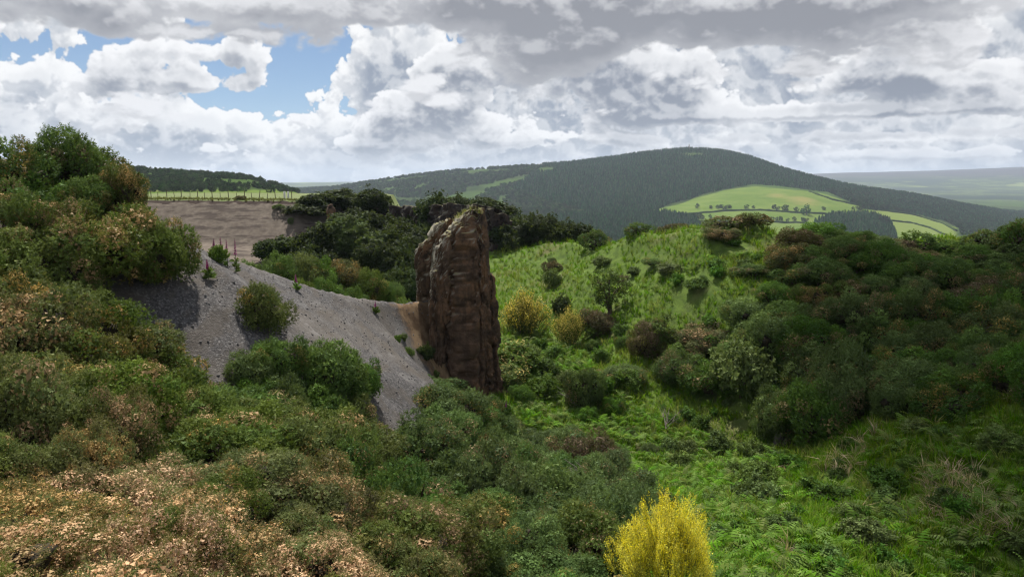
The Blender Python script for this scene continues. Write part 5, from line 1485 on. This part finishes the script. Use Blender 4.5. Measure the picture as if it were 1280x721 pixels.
# single trees of the hedges and fields
def far_tree(u_, v_, hpx, kind, lab, grp):
    # foot of the tree: the hill point that lies nearest to that bearing
    k = np.argmin((PU - u_) ** 2 + (PV - v_) ** 2); q = PP[k]; h = hpx / FPX * q[1]
    me, tr = kind
    o = plant_thing('field_tree', [('crown', me), ('trunk', tr)], q - np.array((0, 0, .3)), srng.uniform(0, 6), (h * srng.uniform(.95, 1.3), h * srng.uniform(.95, 1.3), h), lab, 'tree', grp)
PP, PU, PV = on_hill(E, 150000, None, (28, 130))
for i, u_ in enumerate([897, 901, 905, 909, 913]): far_tree(u_, 261, 5, rt[i % 3], 'dark tree of the close row at the top of the lower field', 'trees in the field row')
for i, u_ in enumerate([868, 873, 878, 888, 941, 950, 955, 960, 966, 971, 976, 985, 993, 1004, 1008]): far_tree(u_, 275 + .03 * (u_ - 940) + srng.normal(0, .4), srng.uniform(4.5, 8), rt[i % 3], 'small dark tree in the hedge across the green field', 'hedge trees across the field')
for i, (u_, v_) in enumerate([(871, 260), (889, 260), (934, 260), (941, 261), (967, 261), (972, 262), (996, 265), (1003, 266), (1030, 262), (1066, 262), (1076, 262)]): far_tree(u_, v_, srng.uniform(4, 6.5), rt[i % 3], 'small tree scattered along the upper field boundary', 'trees along the upper field')
far_tree(1008, 268, 14, rtl[0], 'large pale green tree alone in the sloping field', None); far_tree(982, 264, 9, rtl[1], 'light green round tree up from the hedge', None); far_tree(1105, 281, 13, rt[1], 'dark round tree at the end of the conifer clump', None)
for i, u_ in enumerate([1072, 1079, 1086, 1093, 1100, 1107]): far_tree(u_, 262 - abs(u_ - 1090) * .05, 4.5, rt[i % 3], 'low tree of the hedge below the rough pasture', 'hedge below the rough pasture')
PP, PU, PV = on_hill(Lh, 60000, None, (4, 36))
for i, (u_, v_) in enumerate([(321, 228), (328, 232), (338, 233), (346, 234), (352, 237), (336, 240), (310, 236), (372, 240)]): far_tree(u_, v_, srng.uniform(5, 8), rt[i % 3], 'dark tree on the end of the low hill past the meadow', 'trees on the low hill')
# hedges between the fields
PP, PU, PV = on_hill(E, 150000, None, (28, 130))
hm, T_ = material('hedge'); finish(T_, T_.mix(T_.noise(T_.n('ShaderNodeTexCoord').outputs['Object'], .3, 5), (.022, .038, .014, 1), (.05, .075, .024, 1)), 1.0, 0.0)
for pts, hh, lab in (([(812, 266), (860, 268), (905, 264), (950, 263), (1000, 266), (1040, 268)], 2.2, 'long hedge crossing the upper part of the fields'), ([(870, 277), (940, 277), (1000, 279), (1035, 284)], 2.0, 'hedge along the lower green field'),
                     ([(1012, 240), (1040, 250), (1078, 258), (1105, 262)], 2.4, 'hedge climbing beside the rough pasture'), ([(1110, 276), (1140, 279), (1165, 286), (1186, 296)], 2.0, 'dark hedge bordering the pale end field'), ([(1100, 263), (1140, 268), (1180, 280), (1196, 290)], 2.4, 'hedge between the pale field and the valley wood')):
    path = []
    for (a0, b0), (a1, b1) in zip(pts[:-1], pts[1:]):
        for t_ in np.linspace(0, 1, 9, endpoint=False):
            k = np.argmin((PU - a0 - (a1 - a0) * t_) ** 2 + 4 * (PV - b0 - (b1 - b0) * t_) ** 2); path.append(PP[k])
    path = np.array(path); kk = np.ones(3) / 3
    for ax in range(3): path[1:-1, ax] = np.convolve(path[:, ax], kk, mode='valid')
    o = link('hedge', tubes('hedge', [(path + np.array((0, 0, hh * .4)), hh * srng.uniform(.7, 1.4, len(path)))], 6), None, hm); tag(o, lab, 'hedge')
# obelisk on the summit
k = np.argmin(np.abs(UV(E[154])[0] - 862)); q = E[154, k]
ob = link('monument', None, loc=q); tag(ob, 'stone obelisk on the summit of the forested hill', 'monument')
m_, T_ = material('monument_stone'); finish(T_, T_.mix(T_.noise(T_.n('ShaderNodeTexCoord').outputs['Object'], .8, 4), (.16, .15, .13, 1), (.26, .24, .21, 1)), .9, .1)
def taper_box(a, b, z0, z1):
    V = [(-a, -a, z0), (a, -a, z0), (a, a, z0), (-a, a, z0), (-b, -b, z1), (b, -b, z1), (b, b, z1), (-b, b, z1)]
    return np_mesh('block', V, [(0, 3, 2, 1), (4, 5, 6, 7), (0, 1, 5, 4), (1, 2, 6, 5), (2, 3, 7, 6), (3, 0, 4, 7)])
link('plinth', taper_box(2.4, 2.2, -2, 4), ob, m_); link('shaft', taper_box(1.6, 1.0, 4, 19), ob, m_); link('pyramid_cap', taper_box(1.0, .05, 19, 20.5), ob, m_)
V, F, t = boulder(np.random.default_rng(77), (9, 6, 5))
PP, PU, PV = on_hill(E, 150000, None, (60, 155)); k = np.argmin((PU - 676) ** 2 + (PV - 206.5) ** 2)
m_, T_ = material('pale_rock'); finish(T_, (.42, .40, .38, 1), .9, .1)
tag(link('rock_outcrop', np_mesh('rock_outcrop', V, F), None, m_, PP[k] + np.array((0, 0, 2))), 'pale rock outcrop on the skyline of the long hill', 'rock')

# ---------------------------------------------------------------- a low cloud added out of view to cast shade on the far bank
def shade_cloud(name, shade, alt, thick, seed, label):
    """shade: the corners (x, y, ground height) of the ground it keeps in shadow"""
    sd = np.array(sun_dir); S = np.array(shade, float)
    Q = S + sd * ((alt - S[:, 2:3]) / sd[2])
    c = Q.mean(0); ang = np.arctan2(Q[:, 1] - c[1], Q[:, 0] - c[0])
    na, nr = 96, 22
    a = np.linspace(-np.pi, np.pi, na, endpoint=False)
    rad = np.empty(na)
    for i, t in enumerate(a):                       # how far the outline lies in this direction
        d = np.array((math.cos(t), math.sin(t))); best = 1.0
        for k in range(len(Q)):
            p0, p1 = Q[k, :2] - c[:2], Q[(k + 1) % len(Q), :2] - c[:2]
            M = np.array([[d[0], p0[0] - p1[0]], [d[1], p0[1] - p1[1]]]); det = np.linalg.det(M)
            if abs(det) > 1e-9:
                r, s_ = np.linalg.solve(M, p0)
                if r > 0 and -1e-6 <= s_ <= 1 + 1e-6: best = max(best, r)
        rad[i] = best
    rho = np.linspace(0, 1, nr) ** .7
    wob = 1 + .10 * fbm(np.cos(a) * 3, np.sin(a) * 3, 4, seed)
    X = c[0] + (rad * wob)[None] * np.cos(a) * rho[:, None]; Y = c[1] + (rad * wob)[None] * np.sin(a) * rho[:, None]
    puff = fbm(X * .05, Y * .05, 5, seed + 3, billow=True)
    e = np.sqrt(np.clip(1 - rho[:, None] ** 2, 0, 1))
    top = np.stack([X, Y, alt + thick * e * (.7 + .6 * puff)], -1); bot = np.stack([X, Y, alt - .22 * thick * e * (1 + .3 * puff)], -1)
    V = np.concatenate([top.reshape(-1, 3), bot[:-1].reshape(-1, 3)])
    i = np.arange(nr * na).reshape(nr, na); j = np.roll(i, -1, 1)
    F1 = np.stack([i[:-1], i[1:], j[1:], j[:-1]], -1).reshape(-1, 4)
    ib = np.arange((nr - 1) * na).reshape(nr - 1, na) + nr * na; ib = np.concatenate([ib, i[-1:]]); jb = np.roll(ib, -1, 1)
    F2 = np.stack([ib[:-1], jb[:-1], jb[1:], ib[1:]], -1).reshape(-1, 4)
    o = link(name, np_mesh(name, V, np.concatenate([F1, F2]), smooth=True), None, M_SHADE_CLOUD)
    tag(o, label, 'shade_cloud', kind='stuff')
M_SHADE_CLOUD, T_ = material('shade_cloud')
b_ = finish(T_, (.9, .9, .92, 1), 1.0, 0.0)
t_ = T_.n('ShaderNodeBsdfTransparent'); x_ = T_.n('ShaderNodeMixShader'); x_.inputs[0].default_value = .38      # lets part of the sun through to lighten the added shade
T_.put(x_.inputs[1], b_.outputs[0]); T_.put(x_.inputs[2], t_.outputs[0]); T_.put(T_.out.inputs[0], x_.outputs[0])
shade_cloud('shade_cloud', [(10.5, 12, -9), (12, 29, -12), (15.5, 42, -10), (18.5, 50, -6), (27, 53.5, -4), (60, 53, -4), (110, 50, -5), (110, -5, -8), (40, -10, -8), (12, -6, -6)], 430, 24, 21, 'low cloud added out of view to shade the gorse bank')

# ---------------------------------------------------------------- haze
hz = np_mesh('haze', [(x, y, z) for z in (-116, 330) for x, y in ((-14500, -14500), (14500, -14500), (14500, 14500), (-14500, 14500))],
             [(0, 3, 2, 1), (4, 5, 6, 7), (0, 1, 5, 4), (1, 2, 6, 5), (2, 3, 7, 6), (3, 0, 4, 7)])
m_ = bpy.data.materials.new('haze'); m_.use_nodes = True; m_.node_tree.nodes.clear()
T_ = NT(m_.node_tree); out_ = T_.n('ShaderNodeOutputMaterial'); pv = T_.n('ShaderNodeVolumePrincipled')
pv.inputs['Color'].default_value = (.70, .82, 1.0, 1); pv.inputs['Density'].default_value = 7.0e-5; pv.inputs['Anisotropy'].default_value = .25
m_.node_tree.links.new(pv.outputs[0], out_.inputs['Volume'])
o = tag(link('haze', hz, None, m_), 'thin blue haze over the distant hills', 'haze', kind='stuff')
